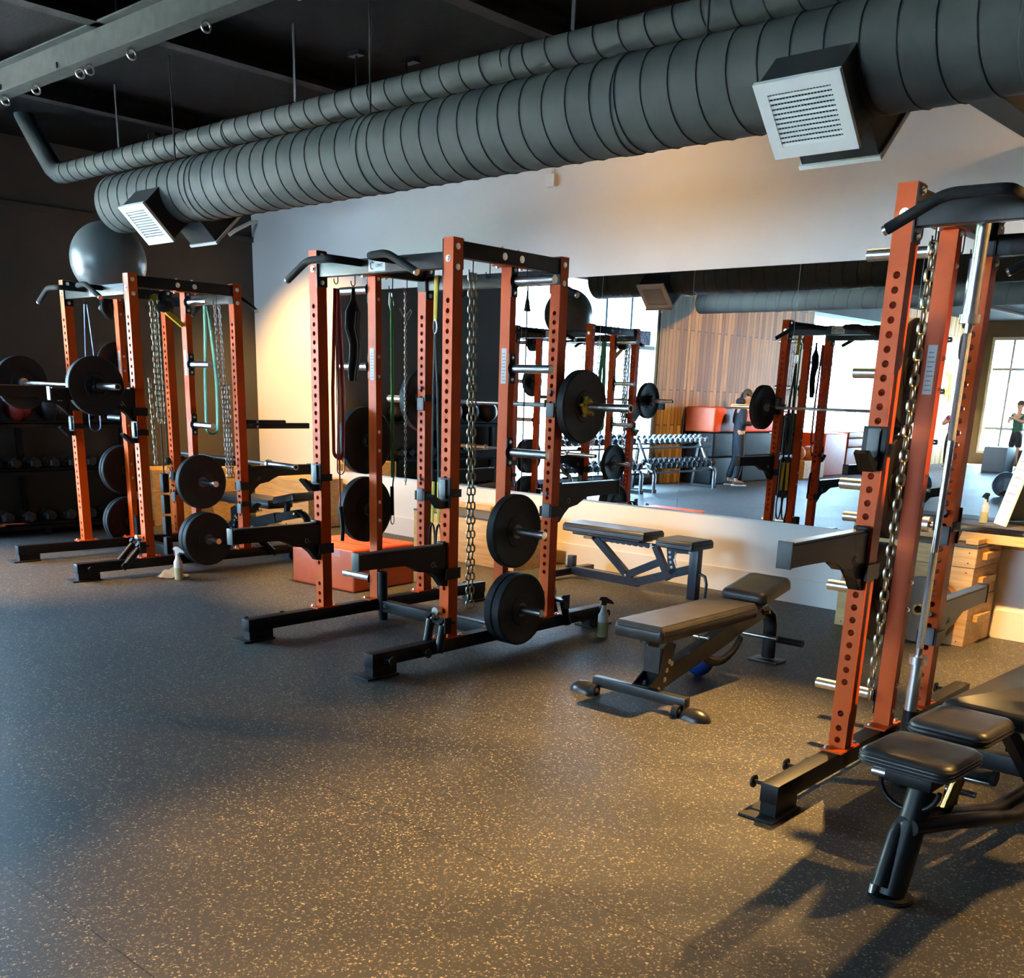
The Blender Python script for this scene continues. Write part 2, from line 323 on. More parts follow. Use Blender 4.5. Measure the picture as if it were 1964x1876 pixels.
# ceiling joists
for x in (-9.15, -7.0, -4.87, -2.75, -.62, 1.5):
    m = MB().box(x-.06, x+.06, YS, wy(x), 3.72, 3.76).box(x-.012, x+.012, YS, wy(x), 3.76, CEIL)
    o = struct(m.build('ceiling_joist', JOIST, smooth=0))
# mirror panels on the wall
for i in range(11):
    x0, x1 = -9.83+.9525*i, -9.83+.9525*(i+1)-.004
    m = MB(); m.prism([(x0, wy(x0, .012)), (x1, wy(x1, .012)), (x1, wy(x1, .001)), (x0, wy(x0, .001))], .635, 2.586, 'z')
    side = ['leftmost tall frameless wall mirror panel, beside the yellow lit wall corner', 'wall mirror panel second from the wall corner, behind the middle rack', 'wall mirror panel third from the wall corner, behind the middle rack uprights',
            'wall mirror panel fourth from the wall corner, behind the hanging heavy chain', 'wall mirror panel above the navy bench, showing the reflected dumbbell racks', 'wall mirror panel showing the reflected man in the black hoodie', 'wall mirror panel showing the reflected orange middle rack',
            'wall mirror panel behind the right rack and the plyo box stack', 'wall mirror panel beyond the plyo boxes at the right edge', 'wall mirror panel tenth from the wall corner', 'wall mirror panel farthest from the wall corner'][i]
    tag(m.build('mirror_panel', MIRROR, smooth=0), side, 'mirror', 'frameless mirror panels along the wall')

# ---------------- ducts ----------------
def spiral_duct(name, x0, x1, y, z, r, pitch, seams, label, n=56):
    t = thing(name, (x0, y, z), 0, label, 'duct')
    MB().cyl((0, 0, 0), (x1-x0, 0, 0), r, n=n).build('tube', DUCT, t)
    m = MB(); x = .08; k = 0
    while x < x1-x0-.05:
        tilt = pitch
        pts = [(x+tilt*(a/24-.5), (r+.001)*cos(2*PI*a/24), (r+.001)*sin(2*PI*a/24)) for a in range(25)]
        m.tube(pts, .0045, 5, cap=False); x += pitch; k += 1
    m.build('spiral_seam', BLACK2, t, smooth=60)
    m = MB()
    for s_ in seams: m.lathe([(s_-.03, r+.001), (s_-.026, r+.006), (s_+.026, r+.006), (s_+.03, r+.001)], n, ROTX)
    if seams: m.build('joint_collar', DUCT, t)
    return t
D = spiral_duct('spiral_duct', -8.60, 3.9, 4.594, 2.944, .216, .152, (1.35, 3.3, 5.2, 7.1, 9.0), 'large dark grey spiral duct running above the orange racks')
D.rotation_euler = (0, 0, -.0135)
def vent_box(parent, x0, x1, side, gl):
    # box leaving the duct at 45 degrees downward; side -1 room, +1 wall; local origin = duct start
    c, s_ = cos(PI/4), sin(PI/4)
    mx = MX.Translation((0, 0, 0)) @ MX.Rotation((-PI/4 if side < 0 else PI/4), 4, 'X')
    # box in rotated frame: extends along -z
    o = MB().box(x0, x1, -.155, .155, -.33, -.12, mx=mx).build('vent_box', DUCTB, parent, 0)
    g = MB(); g.box(x0-.012, x1+.012, -.167, -.115, -.345, -.325, mx=mx).box(x0-.012, x1+.012, .115, .167, -.345, -.325, mx=mx).box(x0-.012, x0+.04, -.115, .115, -.345, -.325, mx=mx).box(x1-.04, x1+.012, -.115, .115, -.345, -.325, mx=mx)
    g.build('grille_frame', WHITE, o, 0)
    g = MB()
    for k in range(11):
        yy = -.105+.021*k
        g.box(x0+.04, x1-.04, yy-.002, yy+.010, -.342, -.337, mx=mx)
    for k in range(1, 20):
        xx = x0+.04+(x1-x0-.08)*k/20; g.box(xx-.001, xx+.001, -.112, .112, -.336, -.332, mx=mx)
    g.build('louvre', WHITE, o, 0)
    return o
X0 = -8.60
vent_box(D, -7.93-X0, -7.575-X0, -1, 0); vent_box(D, -7.74-X0, -7.385-X0, 1, 0)
vent_box(D, -2.50-X0, -2.14-X0, -1, 0); vent_box(D, -2.52-X0, -2.16-X0, 1, 0)
S = spiral_duct('slim_spiral_duct', -9.75, 3.9, 4.70, 3.31, .083, .16, (2.6, 5.4, 8.2, 10.9), 'slim dark grey spiral pipe running just above the large duct', 28)
MB().tube([(0, 0, 0), (-.1, .0, .01), (-.2, .0, .06), (-.45, 0, .3), (-.7, 0, .56)], .083, 20).build('elbow', DUCT, S)
m = MB()
for x in (1.0, 3.4, 5.8, 8.2): m.box(x-.012, x+.012, -.004, .004, .07, .55)
m.build('hanger_strap', BLACK2, S, 0)
m = MB()
for x in (.9, 3.2, 5.6, 8.0, 10.4): m.cyl((x, 0, .2), (x, 0, .93), .006, n=8)
m.build('hanger_rod', BLACK2, D, 0)
spiral_duct('far_spiral_duct', XC+.25, 3.5, -1.6, 3.24, .19, .25, (1.6, 4.6), 'grey green spiral duct along the far side, seen in the mirror', 40)
# branch duct to the wall
t = thing('branch_duct', (-2.30, 5.0, 3.14), 0, 'short dark branch duct crossing to the white wall at upper right', 'duct')
MB().box(-.09, .09, 0, 2.70, -.02, .14, .01).build('tube', DUCTB, t, 0)
# steel rail with eye bolts, upper left
t = thing('ceiling_rail', (-9.8, 3.64, 3.53), 0, 'grey green steel channel hung under the ceiling with eye bolts', 'rail')
RAILM = mat('rail_paint', (.034,.042,.036), .7, 0, .2, 12, spec=.2)
MB().box(0, 6.6, .06, .075, 0, .19).box(0, 6.6, -.045, .075, -.012, 0).box(0, 6.6, .0, .075, .19, .2).build('channel', RAILM, t, 0)
m = MB()
for x in (.55, 1.25, 2.15, 4.35): m.box(x-.012, x+.012, .05, .06, .01, .09)
m.build('clip', BLACK2, t, 0)
for x in (1.4, 1.9, 2.55, 2.68, 3.22, 4.05, 4.9): 
    MB().tube([(x, .02+.028*sin(a*PI/7), -.045+.028*cos(a*PI/7)) for a in range(14)], .006, 8, closed=True).cyl((x, .02, -.02), (x, .02, -.008), .006).build('eye_bolt', ZINC, t)
m = MB()
for x in (.3, 3.0, 5.8): m.cyl((x, .06, .2), (x, .06, .34), .008, n=8)
m.build('hanger_rod', BLACK2, t)
# little fittings on the white wall
t = thing('junction_box', (-6.66, wy(-6.66), 3.36), 0, 'small white junction box with conduit on the wall under the duct', 'junction box')
MB().box(-.05, .05, -.05, 0, 0, .1, .006).build('box', WHITE, t); MB().cyl((.0, -.025, .1), (0, -.025, .3), .012).build('conduit', WHITE, t)
t = thing('wall_pipe', (-11.3, wy(-11.3), 3.30), 0, 'short cream pipe bent out of the wall at the charcoal corner', 'pipe')
MB().tube([(0, 0, .12), (0, -.1, .1), (-.04, -.28, .0), (-.06, -.36, -.06)], .022, 12).build('pipe_bend', WHITE, t)

# ---------------- racks ----------------
HW, DX, YC, HT, RT, RB = .0381, 1.184, .932, 2.382, .1435, .064
MY = YC/2
RACKS = {1: (-9.3067, 4.4145, -.02875), 2: (-5.5678, 4.2577, .01619), 3: (-1.7805, 4.1297, .01889)}
HOLES = [2.058-.0537*k for k in range(31)]+[.307, .241, .188]
HOLES = [h for h in HOLES if h > .36]+[.307, .241, .188]
def upright_mesh():
    b = bmesh.new(); h = HW; r = .0138; N = 16
    zs = sorted(HOLES); 
    edges = [RT+.008]
    for i, z in enumerate(zs): 
        lo = z-.0225; hi = z+.0225
        edges += [lo, hi]
    edges.append(HT)
    for sy in (-1, 1):
        y = sy*h
        prev = edges[0]
        for z in zs:
            lo, hi = z-.0225, z+.0225
            if lo-prev > 1e-4: b.faces.new([b.verts.new(p) for p in ((-h,y,prev),(h,y,prev),(h,y,lo),(-h,y,lo))])
            c = [b.verts.new(p) for p in ((h,y,hi),(-h,y,hi),(-h,y,lo),(h,y,lo))]
            ring = [b.verts.new((r*cos(2*PI*k/N), y, z+r*sin(2*PI*k/N))) for k in range(N)]
            inner = [b.verts.new((r*cos(2*PI*k/N), 0, z+r*sin(2*PI*k/N))) for k in range(N)]
            for q_ in range(4):
                s_ = q_*4
                for k in range(s_, s_+4): b.faces.new((c[q_], ring[(k) % N], ring[(k+1) % N]))
            for q_ in range(4): b.faces.new((c[q_], ring[(q_*4+4) % N], c[(q_+1) % 4]))
            for k in range(N): b.faces.new((ring[k], ring[(k+1) % N], inner[(k+1) % N], inner[k]))
            prev = hi
        b.faces.new([b.verts.new(p) for p in ((-h,y,prev),(h,y,prev),(h,y,HT),(-h,y,HT))])
    for x in (-h, h): b.faces.new([b.verts.new(p) for p in ((x,-h,RT),(x,h,RT),(x,h,HT),(x,-h,HT))])
    b.faces.new([b.verts.new(p) for p in ((-h,-h,HT),(h,-h,HT),(h,h,HT),(-h,h,HT))])
    bmesh.ops.remove_doubles(b, verts=b.verts, dist=1e-5)
    for p0, p1 in (((-.048,.048), (-.09,.09)),):
        pass
    # foot flange
    o = bmesh.ops.create_cube(b, size=1); bmesh.ops.scale(b, vec=(.096,.19,.009), verts=o['verts']); bmesh.ops.translate(b, vec=(0,0,RT+.0045), verts=o['verts'])
    bmesh.ops.recalc_face_normals(b, faces=b.faces)
    me = bpy.data.meshes.new('upright'); b.to_mesh(me); b.free(); me.materials.append(ORANGE); return me
UP_ME = upright_mesh()
def part_from(me, name, parent, loc, rz=0):
    o = bpy.data.objects.new(name, me); COL.objects.link(o); o.parent = parent; o.location = loc; o.rotation_euler = (0, 0, rz); return o
def bolts(pts, ax, parent, r=.0105, L=.011, name='bolt'):
    # all bolt heads of one joint; pts lie on the surface
    for p in pts:
        p = V(p); a = V(ax); m = MB().cyl(p, p+a*.002, r*1.45, n=16).cyl(p+a*.002, p+a*L, r, r*.85, n=10); m.build(name, ZINC, parent)
def j_hook_meshes():
    m = MB(); m.box(-HW-.011, HW+.011, -HW-.012, -HW-.001, .0, .17, .003)
    m.box(HW+.001, HW+.011, -HW-.012, HW+.01, .06, .105, .002).box(-HW-.011, -HW-.001, -HW-.012, HW+.01, .06, .105, .002)
    m.prism([(-HW-.002, .002), (-.095, -.004), (-.165, .068), (-.152, .08), (-.09, .038), (-HW-.002, .04)], -.03, .03)
    a = m.build('j_hook', BLACK)
    b = MB().box(-.024, .026, -.066, -HW-.012, .05, .163, .006).build('wear_pad', GREYPAD, a)
    return a
def arm_meshes():
    m = MB(); m.prism([(-.712, 0), (-.712, -.086), (-.36, -.086), (-.31, -.105), (-.26, -.138), (-.16, -.15), (-.115, -.19), (-.075, -.24), (-HW-.002, -.245), (-HW-.002, 0)], -.026, .026, 'x', .004)
    m.box(-HW-.012, -HW-.001, -.07, HW+.012, -.20, -.135).box(HW+.001, HW+.012, -.07, HW+.012, -.20, -.135)
    m.box(-.03, .03, -.08, -.045, 0, .02, .008)
    a = m.build('spotter_arm', BLACK)
    MB().box(-.024, .024, -.70, -.085, 0, .007).build('top_liner', mat('liner_plastic', (.06,.055,.05), .35), a)
    MB().box(-.03, .03, -.722, -.712, -.088, .012, .003).build('end_cap', mat('end_cap_black', (.035,.037,.04), .5), a)
    for sx_ in (-1, 1):
        x = sx_*.0265
        MB().tube([(x, -.155+.014*cos(t_), -.105+.014*sin(t_)) for t_ in [k*.5+.6 for k in range(10)]], .0022, 5).tube([(x, -.150, -.102), (x, -.128, -.120)], .0022, 5).build('logo', WHITEPL, a)
    return a
JH = j_hook_meshes(); AR = arm_meshes()
def kill(o):
    for c in list(o.children): kill(c)
    bpy.data.objects.remove(o)
def handle(pts, parent):
    P = [V(p) for p in pts]; Q = [P[0]]
    for i in range(1, len(P)-1):
        a, c, d = P[i-1], P[i], P[i+1]; e = .045
        s0 = c+(a-c).normalized()*e; s1 = c+(d-c).normalized()*e
        for k in range(6): t_ = k/5; Q.append(s0*(1-t_)**2+c*2*t_*(1-t_)+s1*t_*t_)
    Q.append(P[-1]); end = P[-1]; dr = (P[-1]-P[-2]).normalized()
    o = MB().tube(Q, .0205, 14).build('pull_up_handle', TAPE, parent)
    MB().cyl(end-dr*.002, end+dr*.012, .0185, n=16).build('end_ring', ZINC, o)
def rack(r, label, arms, hooks, landmine, holder_y, tilt=0):
    x, y, t = RACKS[r]; R = thing('power_rack', (x, y, 0), t, label, 'squat rack', 'orange double sided squat racks')
    for px in (0, DX):
        for py in (0, YC): 
            u = part_from(UP_ME, 'upright', R, (px, py, 0))
            bolts([(-.03, -.075, RT+.009), (.03, .075, RT+.009)], (0, 0, 1), u)
            s_ = 1 if px else -1
        # storage post
        m = MB().box(-.038, .038, -.026, .026, RT+.008, HT-.105).box(-.05, .05, -.1, .1, RT, RT+.008).box(-.05, .05, -.1, .1, HT-.105, HT-.097)
        sp = m.build('storage_post', ORANGE, R, loc=(px, MY, 0)); s_ = 1 if px else -1
        bolts([(-.03, -.08, RT+.008), (.03, .08, RT+.008)], (0, 0, 1), sp); bolts([(-.02, -.08, HT-.105), (.02, .08, HT-.105)], (0, 0, -1), sp)
        MB().box(-.02, .02, -.0272, -.0262, 1.63, 1.83).build('label_strip', flat('label_paper', (.62,.58,.55), .5), sp, 0)
        m = MB()
        for k in range(9): m.box(-.014, .016-.004*(k % 3), -.0276, -.0273, 1.645+.019*k, 1.651+.019*k)
        m.build('label_print', flat('label_ink', (.32,.28,.26), .6), sp, 0)
        for z in (2.2, 1.716, 1.231, .76, .28):
            m = MB().cyl((s_*.05, 0, z), (s_*.345, 0, z), .0245, n=24); pg = m.build('weight_peg', CHROME, sp)
            MB().box(*sorted((s_*.0385, s_*.047)), -.026, .026, z-.085, z+.085, .003).cyl((s_*.047, 0, z), (s_*.062, 0, z), .042, .03).build('mount_plate', BLACK, pg)
            bolts([(s_*.047, 0, z-.062), (s_*.047, 0, z+.062)], (s_, 0, 0), pg, .008, .009)
            bolts([(-s_*.0385, 0, z-.062), (-s_*.0385, 0, z+.062)], (-s_, 0, 0), pg, .008, .009)
        # base rail
        m = MB().box(-HW, HW, -.635, YC+.635, RB, RT, .003)
        for a in (-.63, YC+.45): m.box(-.034, .034, a, a+.18, .012, RB)
        br = m.build('base_rail', BLACK, R, loc=(px, 0, 0))
        for a in (-.685, YC+.45): MB().box(-.10, .055, a, a+.235, 0, .012, .003).build('floor_plate', BLACK2, br)
        for a in (-.55, -.27, YC+.27, YC+.55):
            MB().cyl((s_*HW, a, .105), (s_*(HW+.075), a, .105), .008).cyl((s_*(HW+.07), a, .105), (s_*(HW+.078), a, .105), .027).build('band_peg', BLACK, br)
        # side beam with hanging hooks
        m = MB().box(-.03, .03, HW+.006, YC-HW-.006, HT-.097, HT-.012, .003); m.box(-.038, .038, HW, HW+.006, HT-.16, HT-.004).box(-.038, .038, YC-HW-.006, YC-HW, HT-.16, HT-.004)
        sb = m.build('side_beam', BLACK, R, loc=(px, 0, 0))
        bolts([(s_*.03, MY-.075, HT-.055), (s_*.03, MY+.075, HT-.055)], (s_, 0, 0), sb, .014, .004)
        bolts([(0, MY-.07, HT-.012), (0, MY+.07, HT-.012)], (0, 0, 1), sb)
        for a in (.16, .30, .625, .755):
            MB().tube([(0, a, HT-.098), (0, a, HT-.16)]+[(0, a-.016+.016*cos(k*PI/8), HT-.16-.018*sin(k*PI/8)) for k in range(9)]+[(0, a-.034, HT-.148)], .0032, 8).build('storage_hook', BLACK, sb)
        for py in (0, YC):
            xx = px+s_*HW; bolts([(xx, py, HT-.045), (xx, py, HT-.15)], (s_, 0, 0), R, .0115, .004)
    for py, sg in ((0, -1), (YC, 1)):
        m = MB().box(HW+.006, DX-HW-.006, py-.03, py+.03, HT-.155, HT-.07, .003)
        for a, b_ in ((HW, HW+.006), (DX-HW-.006, DX-HW)): m.box(a, b_, py-.04, py+.04, HT-.21, HT-.006)
        cm = m.build('crossmember', BLACK, R)
        bolts([(HW+.006, py, HT-.03), (HW+.006, py, HT-.185)], (1, 0, 0), cm)
        bolts([(0, py+sg*HW, HT-.108), (DX, py+sg*HW, HT-.108)], (0, sg, 0), R, .013, .009)
        for pts in (((.44, 0, 2.288), (.437, -.25, 2.288), (.224, -.25, 2.29), (.03, -.25, 2.19)), ((.744, 0, 2.288), (.747, -.24, 2.288), (.90, -.235, 2.296), (1.135, -.235, 2.19))):
            handle([(a, (b_ if sg < 0 else YC-b_), c) for a, b_, c in pts], cm)
        st = MB().box(.515, .66, *sorted((py+sg*.0302, py+sg*.0310)), 2.236, 2.306).build('maker_sticker', flat('sticker_white', (.62,.66,.66), .4), cm, 0)
        MB().tube([(.548+.016*cos(k*.45+.7), py+sg*.0313, 2.268+.02*sin(k*.45+.7)) for k in range(11)], .003, 5).build('sticker_mark', BLACK2, st)
        text('LIMIT', .026, BLACK2, 'sticker_text', st, (.61, py+sg*.0311, 2.266), (PI/2, 0, 0 if sg < 0 else PI))
    # base crossmember, bar holder
    m = MB().box(HW, DX-HW, MY-.035, MY+.035, RB, RT-.002, .003); bc = m.build('base_crossmember', BLACK, R)
    bolts([(HW+.09, MY-.035, .11)], (0, -1, 0), bc)
    hb = MB().lathe([(.004, .034), (.345, .034), (.345, .0285), (.02, .0285)], 24); hb.build('bar_holder', BLACK, R, loc=(.080 if r < 3 else .24, holder_y, 0))
    # attachments
    for p, z in arms:
        px = 0 if p in 'AC' else DX; front = p in 'AD'
        dup(AR, (px, 0 if front else YC, z), 0 if front else PI, parent=R)
    for p, z in hooks:
        px = 0 if p in 'AC' else DX; front = p in 'AD'
        dup(JH, (px, 0 if front else YC, z), 0 if front else PI, parent=R)
    for py, z in [(YC, zz) for p, zz in arms if p in 'CF'][:1]:
        for px in (0, DX): MB().box(-.034, .034, -.006, .006, -.045, .045, .008).cyl((0, -.012, .11), (0, .0, .11), .012).build('pin_plate', GREYPAD, R, loc=(px, YC-HW-.006, z-.16))
    for py, z in [(YC, zz) for p, zz in hooks if p in 'CF'][:1]:
        for px in (0, DX): MB().box(-.034, .034, -.006, .006, -.045, .045, .008).cyl((0, -.012, .11), (0, .0, .11), .012).build('pin_plate', GREYPAD, R, loc=(px, YC-HW-.006, z+.04))
    # twin pivoting grips at the foot of the near upright
    for sg in (-1, 1):
        f = (lambda a: a) if sg < 0 else (lambda a: YC-a)
        g = MB().box(DX-.075, DX+.10, *sorted((f(-.115), f(-HW-.002))), .245, .262).box(DX-.075, DX-.065, *sorted((f(-.125), f(-.07))), .205, .30).box(DX+.09, DX+.10, *sorted((f(-.125), f(-.07))), .195, .29).build('grip_bracket', BLACK, R, 0)
        MB().cyl((DX-.02, f(-.075), .262), (DX-.02, f(-.075), .30), .012).cyl((DX-.02, f(-.095), .31), (DX-.02, f(-.055), .31), .026).build('pivot_knob', ZINC, g)
        for xx, z0 in ((DX-.045, .26), (DX+.062, .235)):
            e = (xx+.012, f(-.13-tilt), z0-.155)
            a = MB().cyl((xx, f(-.10), z0+.01), e, .026, .026).cyl((xx, f(-.10), z0+.01), (xx, f(-.13), z0+.035), .02).build('pivot_grip', BLACK, g)
            MB().cyl((xx-.03, f(-.112), z0+.015), (xx+.03, f(-.112), z0+.015), .012).build('pivot_pin', ZINC, a)
    return R
R1 = rack(1, 'farthest orange squat rack, beside the charcoal back wall under the big grey ball', [('A', 1.5), ('D', 1.5), ('C', .865), ('F', .865)], [('A', 1.085), ('D', 1.085), ('C', .46), ('F', .46)], 0, MY, .14)
R2 = rack(2, 'middle orange squat rack with long chain, red bands and a loaded rear barbell', [('A', .712), ('D', .707), ('C', 1.01), ('F', 1.01)], [('A', .925), ('D', .925), ('C', 1.44), ('F', 1.44)], 0, MY-.01, .02)
R3 = rack(3, 'nearest orange squat rack at the right with an upright barbell in its base', [('A', 1.09), ('D', 1.09), ('C', .665), ('F', .665)], [('A', 1.33), ('D', 1.33), ('C', .955), ('F', .955)], 0, .12, .02)
kill(JH); kill(AR)
def loc(r, p):
    x, y, t = RACKS[r]; return (x+p[0]*cos(t)-p[1]*sin(t), y+p[0]*sin(t)+p[1]*cos(t), p[2])

# ---------------- plates and barbells ----------------
def plate_proto(rad, th, name='bumper_plate'):
    m = MB(); h = th/2
    m.lathe([(-h, .026), (-h, rad*.42), (-h+.004, rad*.44), (-h+.004, rad*.84), (-h, rad*.88), (-h, rad-.006), (-h+.006, rad), (h-.006, rad), (h, rad-.006), (h, rad*.88), (h-.004, rad*.84), (h-.004, rad*.44), (h, rad*.42), (h, .026)], 56, ROTX)
    o = m.build(name, RUBBER)
    m = MB(); 
    for s_ in (-1, 1): m.lathe([(s_*(h+.0005), .0255), (s_*(h+.0005), .043), (s_*(h-.002), .043), (s_*(h-.002), .0255)], 32, ROTX)
    m.lathe([(-h, .0252), (h, .0252), (h, .0262), (-h, .0262)], 32, ROTX)
    m.build('hub_ring', mat('hub_steel', (.12,.12,.12), .4, .6), o); return o
P45 = plate_proto(.2255, .062); P35 = plate_proto(.2255, .045); P25 = plate_proto(.19, .03); P10 = plate_proto(.11, .022)
def plate(pr, r, p, label, group='black rubber bumper plates', dz=0):
    o = dup(pr, loc(r, p), RACKS[r][2]); tag(o, label, 'weight plate', group); return o
G_ = 'bumper plates stored on the rack pegs'
plate(P45, 2, (-.112, MY+.0, 1.231-.001), 'black bumper plate on the upper loaded peg of the middle rack, above the red box', G_)
plate(P45, 2, (-.112, MY, .76), 'black bumper plate on the lower loaded peg of the middle rack, above the red box', G_)
plate(P45, 2, (DX+.10, MY, .76), 'single black bumper plate facing out on the middle rack below the cable', G_)
plate(P45, 2, (DX+.095, MY, .28), 'inner of the two low bumper plates on the middle rack', G_)
plate(P45, 2, (DX+.160, MY, .28), 'outer of the two low bumper plates on the middle rack, nearest the spray bottle', G_)
plate(P35, 1, (-.10, MY, .76), 'inner plate of the upper pair left on the farthest rack', G_)
plate(P35, 1, (-.150, MY, .76), 'outer plate of the upper pair left on the farthest rack', G_)
plate(P35, 1, (-.10, MY, .28), 'inner plate of the lowest pair left on the farthest rack', G_)
plate(P35, 1, (-.150, MY, .28), 'outer plate of the lowest pair left on the farthest rack', G_)
plate(P25, 1, (-.10, MY, 1.716), 'medium black plate behind the barbell plate on the farthest rack', G_)
plate(P10, 1, (-.13, MY, 1.716), 'small black plate in front of the medium plate on the farthest rack', G_)
plate(P10, 1, (-.10, MY, 2.2), 'small black plate on the top left peg of the farthest rack', G_)
plate(P10, 1, (-.126, MY, 2.2), 'second small plate on the top left peg of the farthest rack', G_)
plate(P45, 1, (DX+.10, MY, .76), 'single bumper plate facing out at mid height on the farthest rack', G_)
plate(P45, 1, (DX+.095, MY, .28), 'inner of the two low bumper plates behind the red topped spray bottle', G_)
plate(P45, 1, (DX+.160, MY, .28), 'outer of the two low bumper plates behind the red topped spray bottle', G_)
plate(P45, 3, (-.110, MY, 1.716), 'top bumper plate seen edge on inside the nearest rack', G_)
plate(P45, 3, (-.110, MY, 1.231), 'middle bumper plate seen edge on inside the nearest rack', G_)
plate(P45, 3, (-.110, MY, .76), 'lowest bumper plate seen edge on inside the nearest rack', G_)
def barbell_proto():
    # local: centred, along x
    o = MB().cyl((-.655, 0, 0), (.655, 0, 0), .0142, n=20).build('barbell', STEELBAR)
    m = MB()
    for a, b_ in ((-.62, -.22), (.22, .62)): m.cyl((a, 0, 0), (b_, 0, 0), .0148, n=20)
    m.build('knurling', mat('knurled_steel', (.33,.31,.29), .45, 1, .3, 300, .6, 900), o)
    for s_ in (-1, 1):
        q_ = MB().cyl((s_*.685, 0, 0), (s_*1.1, 0, 0), .0252, n=28).build('sleeve', CHROME, o)
        MB().cyl((s_*.655, 0, 0), (s_*.687, 0, 0), .038, n=28).build('collar', CHROME, q_)
        MB().cyl((s_*1.1, 0, 0), (s_*1.102, 0, 0), .017, n=20).build('end_disc', BLACK2, q_)
    return o
BAR = barbell_proto()
def barbell(r, p, label):
    o = dup(BAR, loc(r, p), RACKS[r][2]); tag(o, label, 'barbell', 'olympic barbells on the racks'); return o
barbell(1, (.466, -.35, 1.524), 'barbell with plates across the front spotter arms of the farthest rack')
barbell(1, (.480, YC+.30, .882), 'unloaded barbell lying on the rear spotter arms of the farthest rack')
barbell(2, (.592, YC+.118, 1.507), 'barbell with plates racked at the rear of the middle rack')
barbell(3, (.535, YC+.118, 1.022), 'unloaded barbell racked behind the nearest rack above the plyo boxes')
B_ = 'plates loaded on barbells'
plate(P45, 1, (1.185, -.35, 1.524), 'black bumper plate near the free end of the front barbell, farthest rack', B_)
plate(P45, 1, (-.255, -.35, 1.524), 'black plate at the far end of the front barbell cut by the left edge', B_)
plate(P45, 2, (1.311, YC+.118, 1.507), 'black bumper plate with gold centre on the rear barbell of the middle rack', B_)
plate(P45, 2, (-.127, YC+.118, 1.507), 'far plate on the rear barbell, behind the thin hanging chain', B_)
def spring_collar(r, p, m_, label):
    t = thing('barbell_clip', loc(r, p), RACKS[r][2], label, 'barbell clip')
    MB().lathe([(0, .026), (0, .05), (.02, .054), (.035, .04), (.035, .026)], 24, ROTX).build('ring', m_, t)
    m = MB()
    for a in (.4, 1.4, 2.6, 3.9, 5.1): m.box(-.004, .03, -.009, .009, .045, .07, .004, mx=MX.Rotation(a, 4, 'X'))
    m.build('lever', m_, t)
spring_collar(2, (1.345, YC+.118, 1.507), mat('gold_plastic', (.65,.38,.03), .35), 'gold plastic barbell clip against the plate on the middle rack')
spring_collar(1, (1.219, -.35, 1.524), BLACK, 'dark barbell clip on the front barbell of the farthest rack')
# upright barbell standing in the base tube of the nearest rack
o = dup(BAR, loc(3, (.24, .118, 1.235)), 0); o.rotation_euler = (0, PI/2+.004, RACKS[3][2]); tag(o, 'barbell standing upright in the black base tube of the nearest rack', 'barbell', 'olympic barbells on the racks')
kill(BAR)
for k_ in (P45, P35, P25, P10): kill(k_)

# ---------------- chains, bands, straps ----------------
def chain(name, r, pts, L, wd, rr, m_, label, strands=1, gap=.03):
    m = MB(); seg = [(V(a), V(b_)) for a, b_ in zip(pts, pts[1:])]
    for st in range(strands):
        off = V((0, (st-(strands-1)/2)*gap, 0)); k = 0
        for a, b_ in seg:
            d = b_-a; n = max(1, int(d.length/(L-2*rr)))
            for i in range(n):
                wv = V((.75, .66, 0)) if (k % 2 == 0) else V((-.66, .75, 0))
                m.link(a+off+d*((i+.5)/n), d, wv, L, wd, rr, 6); k += 1
    o = m.build(name, m_, smooth=60); o.location = (RACKS[r][0], RACKS[r][1], 0); o.rotation_euler = (0, 0, RACKS[r][2])
    return tag(o, label, 'chain')
chain('steel_chain', 2, [(DX, .158, 2.215), (DX, .175, 1.2), (DX, .19, .30)], .052, .036, .0055, CHAINM, 'long double strand of heavy chain hanging inside the middle rack to near the floor', 2, .034)
chain('steel_chain', 3, [(0, .285, 2.215), (0, .28, 1.2), (0, .265, .31)], .062, .042, .0068, CHAINM, 'single heavy chain hanging in the nearest rack to near the floor')
chain('thin_chain', 2, [(0, .74, 2.212), (0, .745, .925)], .030, .020, .0032, CHAINM, 'thin chain with a loop hook, hanging in the middle rack beside the green tube')
MB().tube([(0, .70, 2.09), (0, .685, 2.10), (0, .73, 2.04), (0, .79, 2.10), (0, .80, 2.085), (0, .76, 2.03)], .004, 6).build('spring_hook', CHAINS, bpy.data.objects['thin_chain'])
chain('steel_chain', 1, [(DX, .185, 2.20), (DX, .19, 1.24)], .056, .046, .0068, CHAINM, 'thick bunch of chain hanging near the front of the farthest rack', 2, .036)
chain('steel_chain', 1, [(DX-.02, .12, 1.6), (DX-.02, .13, .9)], .05, .036, .0055, CHAINM, 'short chain tail behind the front upright of the farthest rack')
chain('silver_chain', 1, [(DX, .755, 2.205), (DX, .775, 1.55)], .042, .028, .0046, CHAINS, 'silver chain pair hanging at the rear of the farthest rack', 2, .042)
chain('silver_chain', 1, [(DX, .80, 1.56), (DX, .805, 1.0), (DX, .815, .77)], .05, .034, .0055, CHAINS, 'clump of silver chain hanging low at the rear of the farthest rack', 3, .026)
def band(name, r, pts, w_, th, m_, label, cat='resistance band', closed=False):
    o = MB().tube(pts, .01, 8, closed=closed, rad=[(w_/2, th/2)]*len(pts), flat=(0, 1, 0) if 'wide' in name else (1, 0, 0)).build(name.replace('wide_', ''), m_, smooth=60)
    o.location = (RACKS[r][0], RACKS[r][1], 0); o.rotation_euler = (0, 0, RACKS[r][2]); return tag(o, label, cat)
